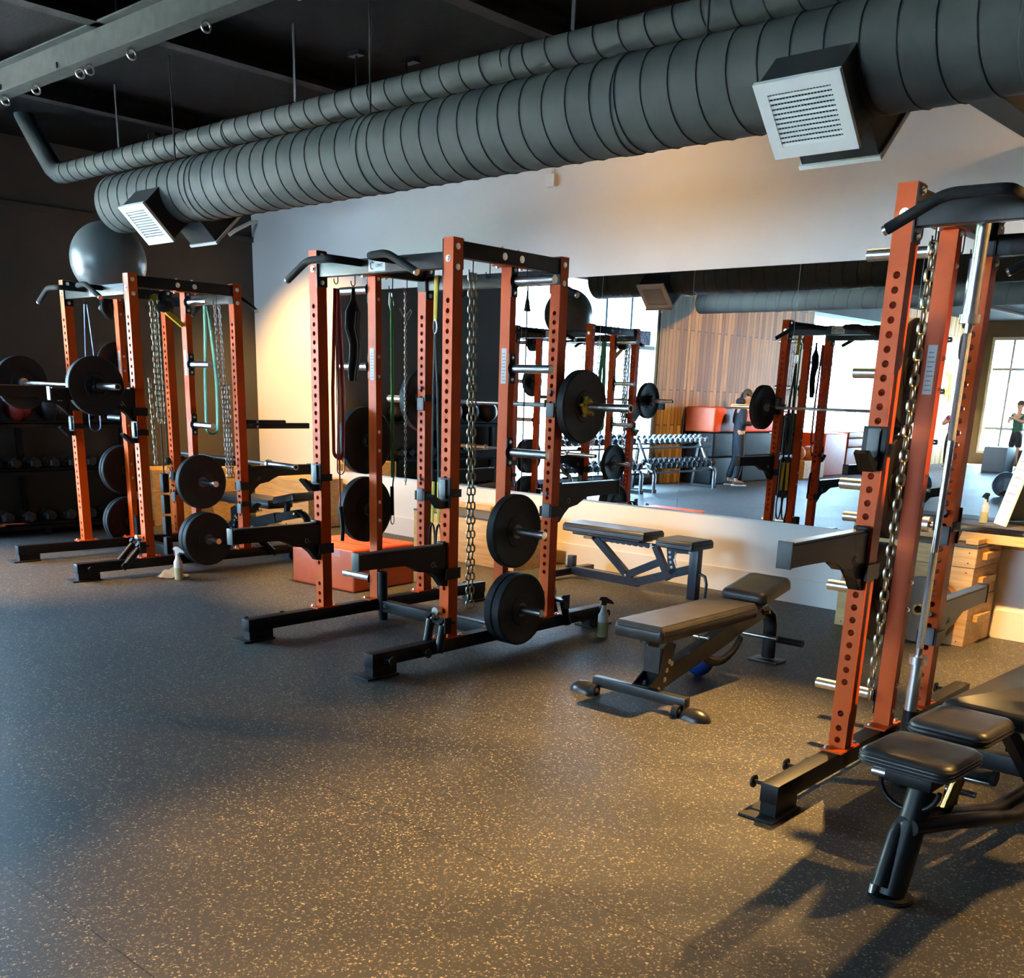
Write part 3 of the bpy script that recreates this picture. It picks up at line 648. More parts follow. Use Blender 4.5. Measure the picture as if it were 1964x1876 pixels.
def loop(x, y, z0, z1, half, sway=0, n=10):
    pts = [(x, y+.004+half*.2, z0), (x, y-half*.2, z0)]
    pts = []
    for k in range(n+1): t_ = k/n; pts.append((x, y+half*(.25+.75*min(1, t_*1.6))+sway*sin(t_*PI), z0-(z0-z1-half)*t_))
    for k in range(1, 8): a = PI*k/8; pts.append((x, y+half*cos(a), z1+half-half*sin(a)))
    for k in range(n+1): t_ = 1-k/n; pts.append((x, y-half*(.25+.75*min(1, t_*1.6))+sway*sin(t_*PI), z0-(z0-z1-half)*t_))
    return pts
REDB = mat('red_rubber', (.45,.02,.015), .45); GRNB = mat('green_rubber', (.02,.22,.10), .5); BLUB = mat('blue_rubber', (.05,.10,.24), .45); GRN2 = mat('bright_green_tube', (.05,.42,.08), .35)
band('wide_resistance_band', 2, loop(0, .145, 2.175, 1.13, .042, .0), .028, .006, REDB, 'wide red rubber loop band hanging in the middle rack', closed=True)
band('resistance_band', 2, loop(0.012, .15, 2.175, 1.02, .03, .012), .012, .006, mat('dark_red_rubber', (.30,.012,.01), .45), 'narrow dark red loop band hanging in front of the wide red one', closed=True)
t = thing('resistance_tube', loc(2, (0, .135, 0)), RACKS[2][2], 'thin red exercise tube with a black handle beside the red loops', 'resistance tube')
MB().tube([(.02, .0, 2.17), (.02, -.004, 1.4), (.02, .0, .80)], .005, 8).build('tube', REDB, t); MB().tube([(.02, 0, .81), (.02, .012, .76), (.02, .018, .66), (.02, .012, .58)], .013, 8).build('handle', BLACK2, t)
t = thing('resistance_tube', loc(2, (0, .61, 0)), RACKS[2][2], 'bright green exercise tube with black handle hanging inside the middle rack', 'resistance tube')
MB().tube([(0, .0, 2.17), (0, .006, 1.4), (0, .004, .98)], .0055, 8).tube([(0, .012, 2.17), (0, .018, 1.5), (0, .016, .98)], .0055, 8).build('tube', GRN2, t)
MB().tube([(0, .008, 1.28), (0, .026, 1.15), (0, .026, 1.02), (0, .01, .90)], .005, 6).tube([(0, .006, .92), (0, .008, .80), (0, .01, .72)], .013, 8).build('strap', BLACK2, t); MB().tube([(0, .01+.016*sin(k*PI/5), .69+.035*cos(k*PI/5)) for k in range(10)], .004, 6, closed=True).build('clip', CHAINS, t)
MB().tube([(0, -.012, 2.19), (0, -.016, 2.12), (0, .0, 2.07), (0, .02, 2.12), (0, .006, 2.19)], .004, 6).build('top_clip', CHAINS, t)
t = thing('knee_wrap', loc(2, (0, .285, 0)), RACKS[2][2], 'black striped knee wraps hanging over a peg in the middle rack', 'wrap')
pts = [(0, 0, 2.195), (0, .0, 2.12), (0, .0, 2.05), (0, -.012, 1.95), (0, .012, 1.85), (0, .008, 1.76), (0, -.01, 1.68), (0, -.008, 1.62)]
MB().tube(pts, .02, 12, rad=[(.01,.012), (.012,.02), (.035,.06), (.03,.058), (.028,.045), (.026,.045), (.024,.04), (.02,.035)], flat=(1, 0, 0)).build('wrap_cloth', BLACK2, t)
for dy in (-.012, .008): MB().tube([(p[0]+.038 if 1 < i < 7 else p[0]+.025, p[1]+dy, p[2]) for i, p in enumerate(pts)][2:], .003, 5).build('stripe', flat('stripe_grey', (.35,.36,.36), .6), t)
t = thing('pull_down_cable', loc(2, (DX, .635, 0)), RACKS[2][2], 'dark cable with a tapered black stopper hanging in the middle rack', 'cable')
MB().cyl((0, 0, 2.19), (0, .0, .99), .0045, n=8).build('cord', BLACK2, t); MB().cyl((0, 0, 2.05), (0, 0, 2.12), .022, .01).cyl((0, 0, 2.12), (0, 0, 2.165), .008, .006).build('stopper', BLACK2, t)
# suspension trainer on the rear crossmember of the middle rack
YEL = mat('yellow_webbing', (.62,.45,.02), .7)
t = thing('suspension_trainer', loc(2, (.135, YC-.033, 0)), RACKS[2][2], 'yellow and black suspension trainer hanging from the rear beam of the middle rack', 'suspension trainer')
MB().box(-.02, .02, -.004, .070, HT-.064, HT-.060).tube([(0, 0, HT-.062), (-.002, -.002, 2.2), (-.008, 0, 2.04)], .01, 8, rad=[(.02,.003), (.019,.003), (.017,.003)], flat=(1, 0, 0)).build('anchor_strap', YEL, t)
MB().tube([(-.008+.016*sin(k*PI/6), 0, 1.995+.045*cos(k*PI/6)) for k in range(12)], .005, 6, closed=True).build('carabiner', CHAINS, t)
for s_ in (-1, 1):
    q_ = MB().tube([(-.008, 0, 1.955), (-.01+s_*.02, .01, 1.6), (-.008+s_*.03, .015, 1.15), (-.006+s_*.032, .015, .95)], .01, 8, rad=[(.012,.004)]*4, flat=(1, 0, 0)).build('black_strap', BLACK2, t)
    MB().tube([(s_*.026, .015, .95), (s_*.03, .015, .8), (s_*.034, .015, .66)], .01, 8, rad=[(.016,.003)]*3, flat=(1, 0, 0)).build('yellow_webbing', YEL, q_)
    MB().tube([(s_*.034+.03*sin(k*PI/7)*(1 if k < 7 else 1), .015, .50+.15*cos(k*PI/7)) for k in range(14)], .008, 8, closed=True).build('foot_loop', BLACK2, q_)
# farthest rack odds and ends
band('resistance_band', 1, loop(0, .165, 2.20, 1.12, .05), .02, .006, BLUB, 'blue rubber loop band hanging in the farthest rack', closed=True)
band('resistance_band', 1, loop(DX, .655, 2.19, 1.15, .055, .01), .05, .016, GRNB, 'wide green loop band hanging at the rear of the farthest rack', closed=True)
band('wide_resistance_band', 1, [(DX-.1, .02, 2.2), (DX-.1, .05, 2.05), (DX-.1, .075, 1.88)], .022, .006, GRNB, 'short green band end behind the front upright of the farthest rack')
t = thing('pull_down_cable', loc(1, (DX-.45, MY, 0)), RACKS[1][2], 'black cable with snap hook hanging inside the farthest rack', 'cable')
MB().cyl((0, 0, HT-.10), (0, .0, .95), .006, n=8).box(-.55+.45, .45-.45+.02, -.005, .005, HT-.1, HT-.098).build('cord', BLACK2, t); MB().sph((0, 0, .90), .03).build('stopper', BLACK2, t); MB().tube([(0, .016*sin(k*PI/6), .80+.05*cos(k*PI/6)) for k in range(12)], .006, 6, closed=True).build('snap_hook', CHAINS, t)
t = thing('battle_strap', loc(1, (DX-.13, .25, 0)), RACKS[1][2], 'black knotted climbing strap hanging low behind the front of the farthest rack', 'strap')
for k in range(4): MB().box(-.03, .03, -.03, .03, .12+.18*k, .28+.18*k, .012).build('segment', BLACK2, t)
MB().cyl((0, 0, .8), (0, 0, HT-.1), .006, n=8).build('cord', BLACK2, t)
t = thing('ab_strap', loc(1, (DX, .29, 0)), RACKS[1][2], 'yellow webbing strap bundled with black pouch at the top of the farthest rack', 'strap')
MB().bar((-.02, -.10, 2.24), (.0, -.06, 2.15), .035, .05).bar((0, .0, 2.12), (0, .14, 2.02), .03, .035).build('webbing', YEL, t, 0); MB().sph((0, -.01, 2.16), .06, (1, 1.3, .8)).build('pouch', BLACK2, t); MB().tube([(0, 0, 2.2), (0, .0, 2.23)], .005, 6).build('hook', BLACK2, t)
t = thing('snap_hook_bunch', loc(3, (0, .755, 0)), RACKS[3][2], 'bunch of snap hooks and purple strap behind the upright barbell', 'hooks')
MB().tube([(0, .0, 2.2), (0, .005, 2.0)], .012, 8).build('strap', mat('purple_strap', (.09,.02,.05), .6), t)
for k in range(3): MB().tube([(.004*k, .018*sin(a*PI/6), 2.10-.13*k+.05*cos(a*PI/6)) for a in range(12)], .006, 6, closed=True).build('hook', CHAINS, t)

# ---------------- big ball, second rear arm ----------------
t = MB().sph((0, 0, 0), .3106, n=56).build('stability_ball', mat('grey_ball_rubber', (.10,.115,.115), .35, 0, .08, 3), smooth=80); t.location = loc(1, (.2956, .2631, 2.5517))
tag(t, 'large dark grey exercise ball resting on top of the farthest rack', 'exercise ball')
MB().lathe([(-.3115, .0), (-.312, .02), (-.309, .03)], 20, ROTX, close=False).build('valve', BLACK2, t)
t = thing('dip_bar', loc(1, (DX, YC+HW, 1.225)), RACKS[1][2], 'black attachment bar pointing to the wall from the farthest rack', 'attachment bar')
MB().box(-.024, .024, .0, .68, -.03, .02, .006).box(-.03, .03, .02, .42, .012, .045, .01).build('bar', BLACK, t); bolts([(.03, .12, .03), (.03, .12, -.01)], (1, 0, 0), t, .008, .008)

# ---------------- benches ----------------
def pad(x0, x1, y0, y1, z0, z1, parent, name='pad', m_=None, r=.03, rot=None):
    # upholstered pad with rounded corners, a crowned top and a welt
    m = MB(); b_ = m.b; cx, cy = (x0+x1)/2, (y0+y1)/2; hx, hy = (x1-x0)/2, (y1-y0)/2; rc = min(hx, hy)*(.32 if m_ is VINYLW and hy < .3 else .14)
    def ring(inset, z):
        vs = []
        for q_, (sx_, sy) in enumerate(((1, 1), (-1, 1), (-1, -1), (1, -1))):
            for k in range(7):
                a = PI/2*q_+PI/2*k/6; rr = max(rc-inset, .004)
                vs.append(b_.verts.new((cx+sx_*(hx-rc)+rr*cos(a), cy+sy*(hy-rc)+rr*sin(a), z)))
        return vs
    h = z1-z0
    R_ = [ring(.012, z0), ring(0, z0+h*.12), ring(0, z0+h*.62), ring(.004, z0+h*.78), ring(.012, z0+h*.9), ring(.020, z0+h*.98), ring(min(hx, hy)*.30, z1)]
    for A, B in zip(R_, R_[1:]):
        for k in range(28): b_.faces.new((A[k], A[(k+1) % 28], B[(k+1) % 28], B[k]))
    b_.faces.new(R_[0][::-1]); c = b_.verts.new((cx, cy, z1+.003))
    for k in range(28): b_.faces.new((R_[-1][k], R_[-1][(k+1) % 28], c))
    o = m.build(name, m_ or VINYL, parent, 50)
    return o
def welt(o_parent, x0, x1, y0, y1, z, m_=BLACK2):
    rc = min(x1-x0, y1-y0)*.16; pts = []
    for q_, (sx_, sy) in enumerate(((x1, y1), (x0, y1), (x0, y0), (x1, y0))):
        cx = sx_-rc if q_ in (0, 3) else sx_+rc; cy = sy-rc if q_ in (0, 1) else sy+rc
        for k in range(7): a = PI/2*q_+PI/2*k/6; pts.append((cx+(rc+.001)*cos(a), cy+(rc+.001)*sin(a), z))
    return MB().tube(pts, .004, 6, closed=True).build('welt', m_, o_parent)
# navy bench by the mirror
t = thing('adjustable_bench', (-5.09, 7.17, 0), -.006, 'navy framed adjustable bench standing along the wall under the mirror', 'bench', 'adjustable benches')
o = pad(-.70, .185, -.15, .15, .432, .505, t, 'back_pad'); welt(o, -.70, .185, -.15, .15, .475); MB().box(-.62, .1, -.10, .10, .405, .434, .008).build('pad_board', NAVY, o)
o = pad(.30, .665, -.16, .16, .41, .482, t, 'seat_pad'); welt(o, .30, .665, -.16, .16, .45)
m = MB().bar((-.74, 0, .07), (.05, 0, .06), .06, .07).bar((.04, 0, .065), (.57, 0, .245), .06, .07); m.build('base_frame', NAVY, t, 0)
MB().box(.56, .64, -.035, .035, 0.0, .41, .003).build('front_column', NAVY, t)
MB().box(-.74, -.67, -.30, .30, .03, .09, .003).box(-.74, -.67, -.29, -.24, 0, .03).box(-.74, -.67, .24, .29, 0, .03).build('rear_foot', NAVY, t)
MB().box(-.72, -.66, -.03, .03, .09, .20, .003).build('rear_post', NAVY, t)
MB().bar((-.45, 0, .40), (-.07, 0, .11), .045, .06).build('support_strut', NAVY, t, 0)
MB().bar((-.07, 0, .11), (.27, 0, .27), .045, .06).build('lower_strut', NAVY, t, 0)
MB().bar((.2, 0, .39), (.36, 0, .13), .05, .05).build('hinge_arm', NAVY, t, 0)
m = MB(); pl = [(-.40, .405), (.2, .405), (.2, .385)]
for k in range(8): x = .14-.062*k; pl += [(x, .385-.003*k+.004), (x-.012, .362), (x-.04, .366)]
pl += [(-.40, .38)]
m.prism(pl, -.012, .012, 'y'); m.build('ladder_plate', NAVY, t, 0)
m = MB().prism([(.33, .40), (.62, .40), (.62, .37), (.43, .36), (.40, .30), (.44, .22), (.40, .17), (.36, .2)], -.03, -.022, 'y'); m.build('angle_plate', NAVY, t, 0)
MB().tube([(.425, -.032, .37), (.418, -.032, .33), (.425, -.032, .29), (.44, -.032, .26)], .004, 6).build('angle_scale', WHITEPL, t)
bolts([(.365, -.03, .36), (.37, -.03, .32), (.38, -.03, .28), (.392, -.03, .24), (.56, -.036, .385), (.17, -.026, .395), (-.07, -.03, .11), (-.68, -.036, .055)], (0, -1, 0), t, .008, .006)
MB().tube([(.64, 0, .22), (.70, 0, .20), (.72, 0, .14), (.715, 0, .03)], .012, 10).build('foot_bracket', NAVY, t)
MB().cyl((-.52, -.06, .385), (-.44, -.04, .385), .01).build('pull_pin', mat('brass', (.45,.25,.06), .35, 1), t)
# worn bench with an arched rear leg, middle of the floor
def arch_bench(name, xyz, rz, label, mvin, msteel):
    # local: front foot at -y, long pad then the short pad; origin under the pad joint
    t = thing(name, xyz, rz, label, 'bench', 'adjustable benches')
    o = pad(-.155, .155, -.90, .10, .364, .452, t, 'back_pad', mvin); welt(o, -.155, .155, -.90, .10, .425)
    mx = MX.Translation((0, .16, .46)) @ MX.Rotation(.20, 4, 'X')
    o = pad(-.15, .15, 0, .36, -.045, .03, t, 'seat_pad', mvin); o.data.transform(mx)
    MB().cyl((0, -.80, .335), (0, -.80, .38), .04).build('pad_boss', msteel, t)
    m = MB().bar((0, -.72, .10), (0, .05, .27), .07, .10).bar((0, .03, .265), (0, .42, .345), .07, .08); m.build('main_beam', msteel, t)
    pts = [(.0, .38, .345), (0, .47, .345), (0, .535, .31), (0, .565, .24), (0, .575, .14), (0, .58, .02)]
    MB().tube(pts, .04, 12, rad=[(.045,.03)]*6, flat=(1, 0, 0)).build('arched_leg', msteel, t)
    MB().box(-.10, .10, .50, .64, 0, .012, .004).build('rear_foot_plate', msteel, t)
    MB().prism([(-.84, .05), (-.70, .05), (-.66, .13), (-.60, .30), (-.66, .33), (-.72, .30), (-.74, .16), (-.84, .10)], -.055, -.047).prism([(-.84, .05), (-.70, .05), (-.66, .13), (-.60, .30), (-.66, .33), (-.72, .30), (-.74, .16), (-.84, .10)], .047, .055).box(-.05, .05, -.745, -.735, .16, .30).box(-.05, .05, -.84, -.70, .095, .103).build('front_bracket', msteel, t)
    bolts([(.055, -.80, .075), (.055, -.745, .075), (.055, -.69, .12), (.055, -.675, .17), (.055, -.655, .215), (.055, -.63, .20)], (1, 0, 0), t, .010, .005)
    MB().cyl((0, -.79, .103), (0, -.79, .125), .016, .010).build('stud', BLACK2, t)
    MB().box(-.30, .30, -.865, -.815, .045, .10, .006).build('front_foot', msteel, t)
    for s_ in (-1, 1):
        hm = MB().sph((0, 0, 0), 1, (.095, .06, .058), 24); bmesh.ops.bisect_plane(hm.b, geom=hm.b.verts[:]+hm.b.edges[:]+hm.b.faces[:], plane_co=(0, 0, 0), plane_no=(0, 0, -1), clear_outer=True)
        bmesh.ops.holes_fill(hm.b, edges=[e_ for e_ in hm.b.edges if e_.is_boundary]); bmesh.ops.translate(hm.b, vec=(s_*.355, -.85, .0), verts=hm.b.verts); hm.build('foot_cap', msteel, t)
        w_ = MB().cyl((s_*.25, -.885, .032), (s_*.285, -.885, .032), .032).build('wheel', BLACK2, t); MB().cyl((s_*.245, -.885, .032), (s_*.29, -.885, .032), .012).build('axle', ZINC, w_)
    pts = [(.0, -.30, .19)]+[(0, -.02+.27*cos(a), .34+.24*sin(a)) for a in [PI+.55+k*.2 for k in range(11)]]
    MB().tube(pts, .03, 10, rad=[(.012,.03)]*len(pts), flat=(1, 0, 0)).build('curved_guide', msteel, t)
    MB().cyl((-.06, -.33, .30), (.09, -.33, .30), .010).cyl((-.0, -.33, .30), (.035, -.33, .30), .017).build('lock_pin', CHROME, t)
    MB().bar((0, -.33, .30), (0, -.33, .41), .03, .03, (0, 1, 0)).build('lock_post', msteel, t)
    MB().cyl((-.16, .36, .20), (.16, .36, .20), .012).build('roller_axle', CHROME, t)
    MB().cyl((.13, .42, .185), (.30, .42, .185), .021).build('roller_grip', BLACK2, t); MB().cyl((-.30, .42, .185), (-.13, .42, .185), .021).build('roller_grip', BLACK2, t); MB().cyl((-.13, .42, .185), (.13, .42, .185), .010).build('roller_bar', CHROME, t)
    MB().bar((0, .20, .33), (0, .22, .45), .05, .04, (0, 1, 0)).build('seat_post', msteel, t)
    MB().cyl((.03, .40, .335), (.07, .41, .345), .012).build('pop_pin', mat('brass', (.45,.25,.06), .35, 1), t)
    return t
STEELP = mat('bronze_grey_steel', (.035,.033,.030), .32, .3, .2, 15)
arch_bench('adjustable_bench', (-3.045, 5.235, 0), 0.012, 'worn padded bench with arched rear leg in the middle of the floor', VINYLW, STEELP)
arch_bench('adjustable_bench', (-9.0, 6.28, 0), -PI/2, 'black padded bench behind the farthest rack near the yellow lit wall', VINYL, BLACK)
t = thing('slam_ball', (-3.15, 5.16, 0), 0, 'blue ball half hidden under the worn bench', 'ball')
MB().sph((0, 0, .085), .085, n=28).build('shell', mat('blue_ball', (.01,.05,.25), .4), t, 80)
# big bench in the lower right corner
t = thing('adjustable_bench', (-1.14, 3.19, 0), -.03, 'black padded bench on a round steel column, cut by the right edge', 'bench', 'adjustable benches')
o = pad(-.198, .119, .035, .35, .42, .478, t, 'front_pad', VINYLW); 
for z in (.435, .447, .459): welt(o, -.198, .119, .035, .35, z, VINYL)
o = pad(-.22, .07, .47, .79, .425, .484, t, 'seat_pad', VINYLW)
for z in (.44, .456): welt(o, -.22, .07, .47, .79, z, VINYL)
o = pad(-.24, .12, .84, 1.85, .41, .48, t, 'back_pad', VINYLW); welt(o, -.24, .12, .84, 1.85, .445, VINYL)
MB().cyl((.005, 0, .012), (.01, .12, .36), .046, n=32).build('front_column', BLACK, t)
MB().prism([(-.02+.05*cos(a)+(.05 if cos(a) > 0 else 0), .062*sin(a)) for a in [2*PI*k/28 for k in range(28)]], 0, .016, 'z', .005).build('foot_plate', BLACK, t)
MB().cyl((-.045, -.035, .015), (-.045, -.03, .045), .012).build('foot_bolt', ZINC, t)
m = MB().tube([(-.022, -.03, .045), (-.022, .045, .21), (-.012, .075, .25), (.0, .10, .27)], .030, 14); m.build('weld_bead', BLACK, t)
MB().tube([(-.115+.10*(1-cos(a)), .075, .38-.085*sin(a)) for a in [PI*k/12 for k in range(13)]], .009, 10).build('carry_handle', BLACK, t)
MB().cyl((-.15, .085, .395), (-.06, .09, .395), .017).build('side_knob', CHROME, t)
MB().box(-.10, .06, .06, .33, .375, .422, .006).build('front_bracket', BLACK, t)
for sx_ in (-.02, .06):
    MB().tube([(sx_*.4, .04, .25), (sx_+.03, .25, .235), (sx_+.05, .42, .20), (sx_+.05, .8, .10), (sx_+.05, 1.35, .065), (sx_+.05, 1.9, .05)], .028, 12).build('frame_tube', BLACK, t)
MB().bar((-.06, .55, .41), (-.03, 1.75, .39), .05, .05).build('seat_rail', BLACK, t, 0)
MB().bar((-.0, .42, .2), (-.06, .62, .40), .05, .05).build('seat_post', BLACK, t, 0)
MB().bar((-.0, 1.35, .08), (-.05, 1.0, .40), .05, .05).build('support_strut', BLACK, t, 0)
MB().cyl((.02, .47, .34), (.11, .48, .34), .022).cyl((.11, .48, .34), (.125, .48, .34), .028).build('adjust_knob', BLACK2, t)
MB().cyl((.03, .30, .24), (.05, .33, .36), .022, n=20).build('gas_spring', mat('brass_tube', (.35,.2,.06), .25, 1), t)
for yy in (.36, .52): MB().cyl((.0, yy, .30), (.10, yy+.01, .30), .011).build('hinge_pin', CHROME, t)
MB().box(-.28, .34, 1.85, 1.92, .0, .08, .004).build('rear_foot', BLACK, t)

# ---------------- boxes ----------------
t = thing('foam_plyo_box', (-6.78, 5.50, 0), .075, 'orange red vinyl foam box on the floor behind the middle rack', 'plyo box')
MB().box(-.37, .37, -.35, .35, .0, .345, .022, 3).build('vinyl_cover', REDVINYL, t, 60)
for y in (-.12, .14): MB().box(-.30, .30, y-.004, y+.004, .3445, .3475).build('velcro_strip', mat('dark_red_strip', (.30,.02,.01), .7), t, 0)
MB().box(.05, .22, -.3515, -.3495, .27, .33).build('corner_patch', mat('pink_patch', (.66,.20,.14), .4), t, 0)
def ply_box(x0, x1, y0, y1, z0, z1, label, handles=(), lid=False, name='plyo_box'):
    t = thing(name, ((x0+x1)/2, (y0+y1)/2, z0), 0, label, 'wooden box', 'pine boxes by the wall'); hx, hy, h = (x1-x0)/2, (y1-y0)/2, z1-z0
    m = MB(); 
    m.box(-hx, hx, -hy, hy, 0, h-.002, .004); m.build('body', PINE, t, 0)
    if lid: MB().box(-hx-.004, hx+.004, -hy-.004, hy+.004, h-.002, h+.014, .004).build('rubber_top', mat('box_rubber_top', (.06,.058,.056), .55), t, 0)
    for s_ in handles:
        if s_ in 'R':
            MB().box(hx, hx+.032, -.13, .13, h*.55-.024, h*.55+.024, .004).build('grip_board', PINE, t, 0)
        if s_ in 'F':
            MB().box(-.13, .13, -hy-.03, -hy, h*.55-.022, h*.55+.022, .004).build('grip_board', PINE, t, 0)
    for px in (-hx+.05, hx-.05):
        m = MB()
        for z in (.03, h-.035): m.cyl((px, -hy-.001, z), (px, -hy+.004, z), .005, n=8); m.build('screw', BLACK2, t); m = MB()
        m.b.free()
    return t
ply_box(-3.27, -2.33, 7.20, 7.69, 0, .335, 'bottom pine box of the stack under the mirror at the right', 'R')
ply_box(-3.26, -2.335, 7.205, 7.69, .336, .54, 'second pine box of the right hand stack, one wooden grip on its end', 'R')
ply_box(-3.25, -2.33, 7.20, 7.69, .541, .675, 'third pine box of the right hand stack, just under the dark rubber lid', 'R', True)
o = MB().box(-2.43, -2.345, 7.24, 7.56, .692, .73, .006).build('wooden_board', PINE, None, 0); tag(o, 'loose pine board lying on the lid of the right hand box stack', 'board')
ply_box(-3.3, -1.4, 7.40, 7.68, .692, .80, 'long flat pine box with dark rubber top carrying the spray bottle', '', True)
ply_box(-7.65, -6.30, 6.97, 7.52, 0, .43, 'low pine box with dark rubber top behind the middle rack', '', True)
o = MB().box(-7.60, -7.05, 7.50, 7.60, .44, .485, .006).build('wooden_board', PINE, None, 0); tag(o, 'narrow pine strip lying on the low box behind the middle rack', 'board'); o.location = (0, -.06, .005)
ply_box(-11.38, -10.85, 5.95, 7.15, 0, .40, 'lower pine box against the charcoal wall behind the farthest rack', 'R')
ply_box(-11.37, -10.86, 5.96, 7.14, .401, .62, 'upper pine box against the charcoal wall behind the farthest rack', 'R')
ply_box(-10.75, -9.70, 7.22, 7.72, 0, .55, 'pine box against the yellow lit wall in the far corner', 'F')
# bumper plate leaning on the stack
m = MB(); h = .04; rad = .2255
m.lathe([(-h, .026), (-h, rad*.42), (-h+.006, rad*.44), (-h+.006, rad*.84), (-h, rad*.88), (-h, rad-.006), (-h+.006, rad), (h-.006, rad), (h, rad-.006), (h, rad*.42), (h, .026)], 56)
o = m.build('bumper_plate', mat('grey_rubber', (.10,.09,.075), .5, 0, .1, 8)); o.rotation_euler = (PI/2-.10, 0, .1); o.location = (-2.62, 7.10, .232)
tag(o, 'grey bumper plate leaning against the right hand pine box stack', 'weight plate')
MB().lathe([(-h-.001, .0255), (-h-.001, .04), (h, .04), (h, .0255)], 32).build('hub_ring', mat('brass', (.45,.25,.06), .35, 1), o)
# spray bottles, cloth, white board
LIQ = mat('pale_yellow_liquid', (.55,.50,.24), .3); HDPE = mat('bottle_plastic', (.72,.74,.70), .35)
def spray(x, y, z, rz, mh, mt, label, s=1):
    t = thing('spray_bottle', (x, y, z), rz, label, 'spray bottle', 'trigger spray bottles'); t.scale = (s, s, s)
    MB().lathe([(0, .034), (.004, .037), (.105, .0372)], 28, close=False).build('liquid', LIQ, t)
    MB().lathe([(.105, .0374), (.150, .0374), (.163, .033), (.172, .026), (.20, .019), (.215, .0165), (.225, .0175)], 28, close=False).build('bottle', HDPE, t)
    h = MB().prism([(-.018, .225), (.016, .225), (.020, .245), (.062, .232), (.070, .240), (.050, .262), (.012, .285), (-.022, .285), (-.034, .272), (-.036, .262), (-.018, .258)], -.012, .012, 'y', .003).build('trigger_head', mh, t)
    MB().cyl((-.040, 0, .266), (-.032, 0, .266), .008).build('nozzle', mt, h)
    MB().prism([(-.020, .256), (-.012, .256), (-.018, .222), (-.026, .200), (-.031, .202), (-.026, .226)], -.006, .006, 'y', .001).build('trigger', mt, h)
    return t
spray(-4.15, 5.52, 0, .75, mat('brown_plastic', (.03,.02,.015), .4), WHITEPL, 'spray bottle with dark head on the floor behind the worn bench', .97)
spray(-7.745, 4.43, 0, .6, WHITEPL, mat('red_plastic', (.55,.02,.03), .4), 'spray bottle with white and red head on the floor by the farthest rack', .95)
spray(-2.43, 7.52, .816, 2.4, BLACK2, BLACK2, 'spray bottle with black head on the flat box under the mirror', .72)
CL = mat('white_cloth', (.68,.65,.62), .9)
m = MB(); N = 14; g = {}
for i in range(N+1):
    for j in range(N+1):
        u_, v_ = i/N-.5, j/N-.5; r_ = math.hypot(u_, v_)
        g[i, j] = m.b.verts.new((u_*.24+.012*sin(9*v_), v_*.17+.012*sin(11*u_), max(.003, .075*math.exp(-9*r_*r_)+.013*sin(15*u_+4*v_)+.011*sin(17*v_-6*u_))))
for i in range(N):
    for j in range(N): m.b.faces.new((g[i, j], g[i+1, j], g[i+1, j+1], g[i, j+1]))
bmesh.ops.solidify(m.b, geom=list(m.b.faces), thickness=.004)
o = m.build('cleaning_cloth', CL, smooth=80); o.location = (-7.86, 4.44, .004); o.rotation_euler = (0, 0, .5); tag(o, 'crumpled white cloth on the floor beside the red topped spray bottle', 'cloth')
t = thing('white_board', (-2.31, 7.50, .816), 0, 'white board with faint red writing leaning on the flat box', 'white board')
mx = MX(((.58,-.81,.22,0),(-.81,-.58,0,0),(.0,0,.97,0),(0,0,0,1)))
MB().box(-.115, .115, -.006, .006, 0, .62, mx=mx).build('panel', mat('white_gloss', (.68,.74,.80), .3), t, 0)
MKR = mat('red_marker', (.5,.06,.06), .5)
for k in range(6): 
    m = MB()
    for j in range(5): m.box(-.07+.028*j, -.052+.028*j+.008*(k % 2), .0062, .0068, .16+.055*k+.004*(j % 2), .166+.055*k+.004*(j % 2), mx=mx)
    m.build('marker_line', MKR, t, 0)

# ---------------- dumbbells ----------------
HEX = mat('hex_rubber', (.02,.021,.023), .45); HEXG = mat('grey_hex', (.22,.23,.24), .4)
def hex_proto(name, r, L, mh):
    # along local x (handle axis)
    o = MB().cyl((-L*.28, 0, 0), (L*.28, 0, 0), .015, n=12).build(name, CHROME)
    for s_ in (-1, 1):
        m = MB().cyl((s_*L*.26, 0, 0), (s_*L*.44, 0, 0), r, n=6).cyl((s_*L*.44, 0, 0), (s_*L*.5, 0, 0), r, r*.72, n=6); m.build('hex_head', mh, o, 20)
    return o
def dumbbell_rack(y0, y1, label, x=-10.55, group='', tiers=((.42, .11), (.82, -.06))):
    t = thing('dumbbell_rack', (x, (y0+y1)/2, 0), 0, label, 'dumbbell rack', 'two tier dumbbell racks by the windows'); h = (y1-y0)/2
    for s_ in (-1, 1):
        MB().tube([(.26, s_*(h-.12), 0), (.26, s_*(h-.12), .30), (.23, s_*(h-.12), .36), (.12, s_*(h-.12), .40), (-.12, s_*(h-.12), .86)], .032, 12).build('curved_leg', mat('grey_tube', (.30,.31,.33), .3, .6), t)
        MB().bar((-.2, s_*(h-.12), .03), (.3, s_*(h-.12), .03), .06, .06).build('foot', BLACK, t, 0)
        MB().bar((-.2, s_*(h-.12), .0), (-.1, s_*(h-.12), .85), .05, .05, (1, 0, 0)).build('rear_leg', BLACK, t, 0)
    for z, xo in tiers:
        MB().bar((xo-.10, -h, z-.03), (xo-.10, h, z-.03), .05, .03).bar((xo+.10, -h, z-.09), (xo+.10, h, z-.09), .05, .03).build('tier_rail', BLACK, t, 0)
    return t
DB = hex_proto('hex_dumbbell', .062, .26, HEX); DBS = hex_proto('hex_dumbbell', .05, .22, HEXG)
def fill(y0, y1, x, z, pr, n, label, group, tilt=.3):
    for k in range(n):
        o = dup(pr, (x, y0+(y1-y0)*(k+.5)/n, z), 0); o.rotation_euler = (0, tilt, 0); tag(o, label, 'dumbbell', group)
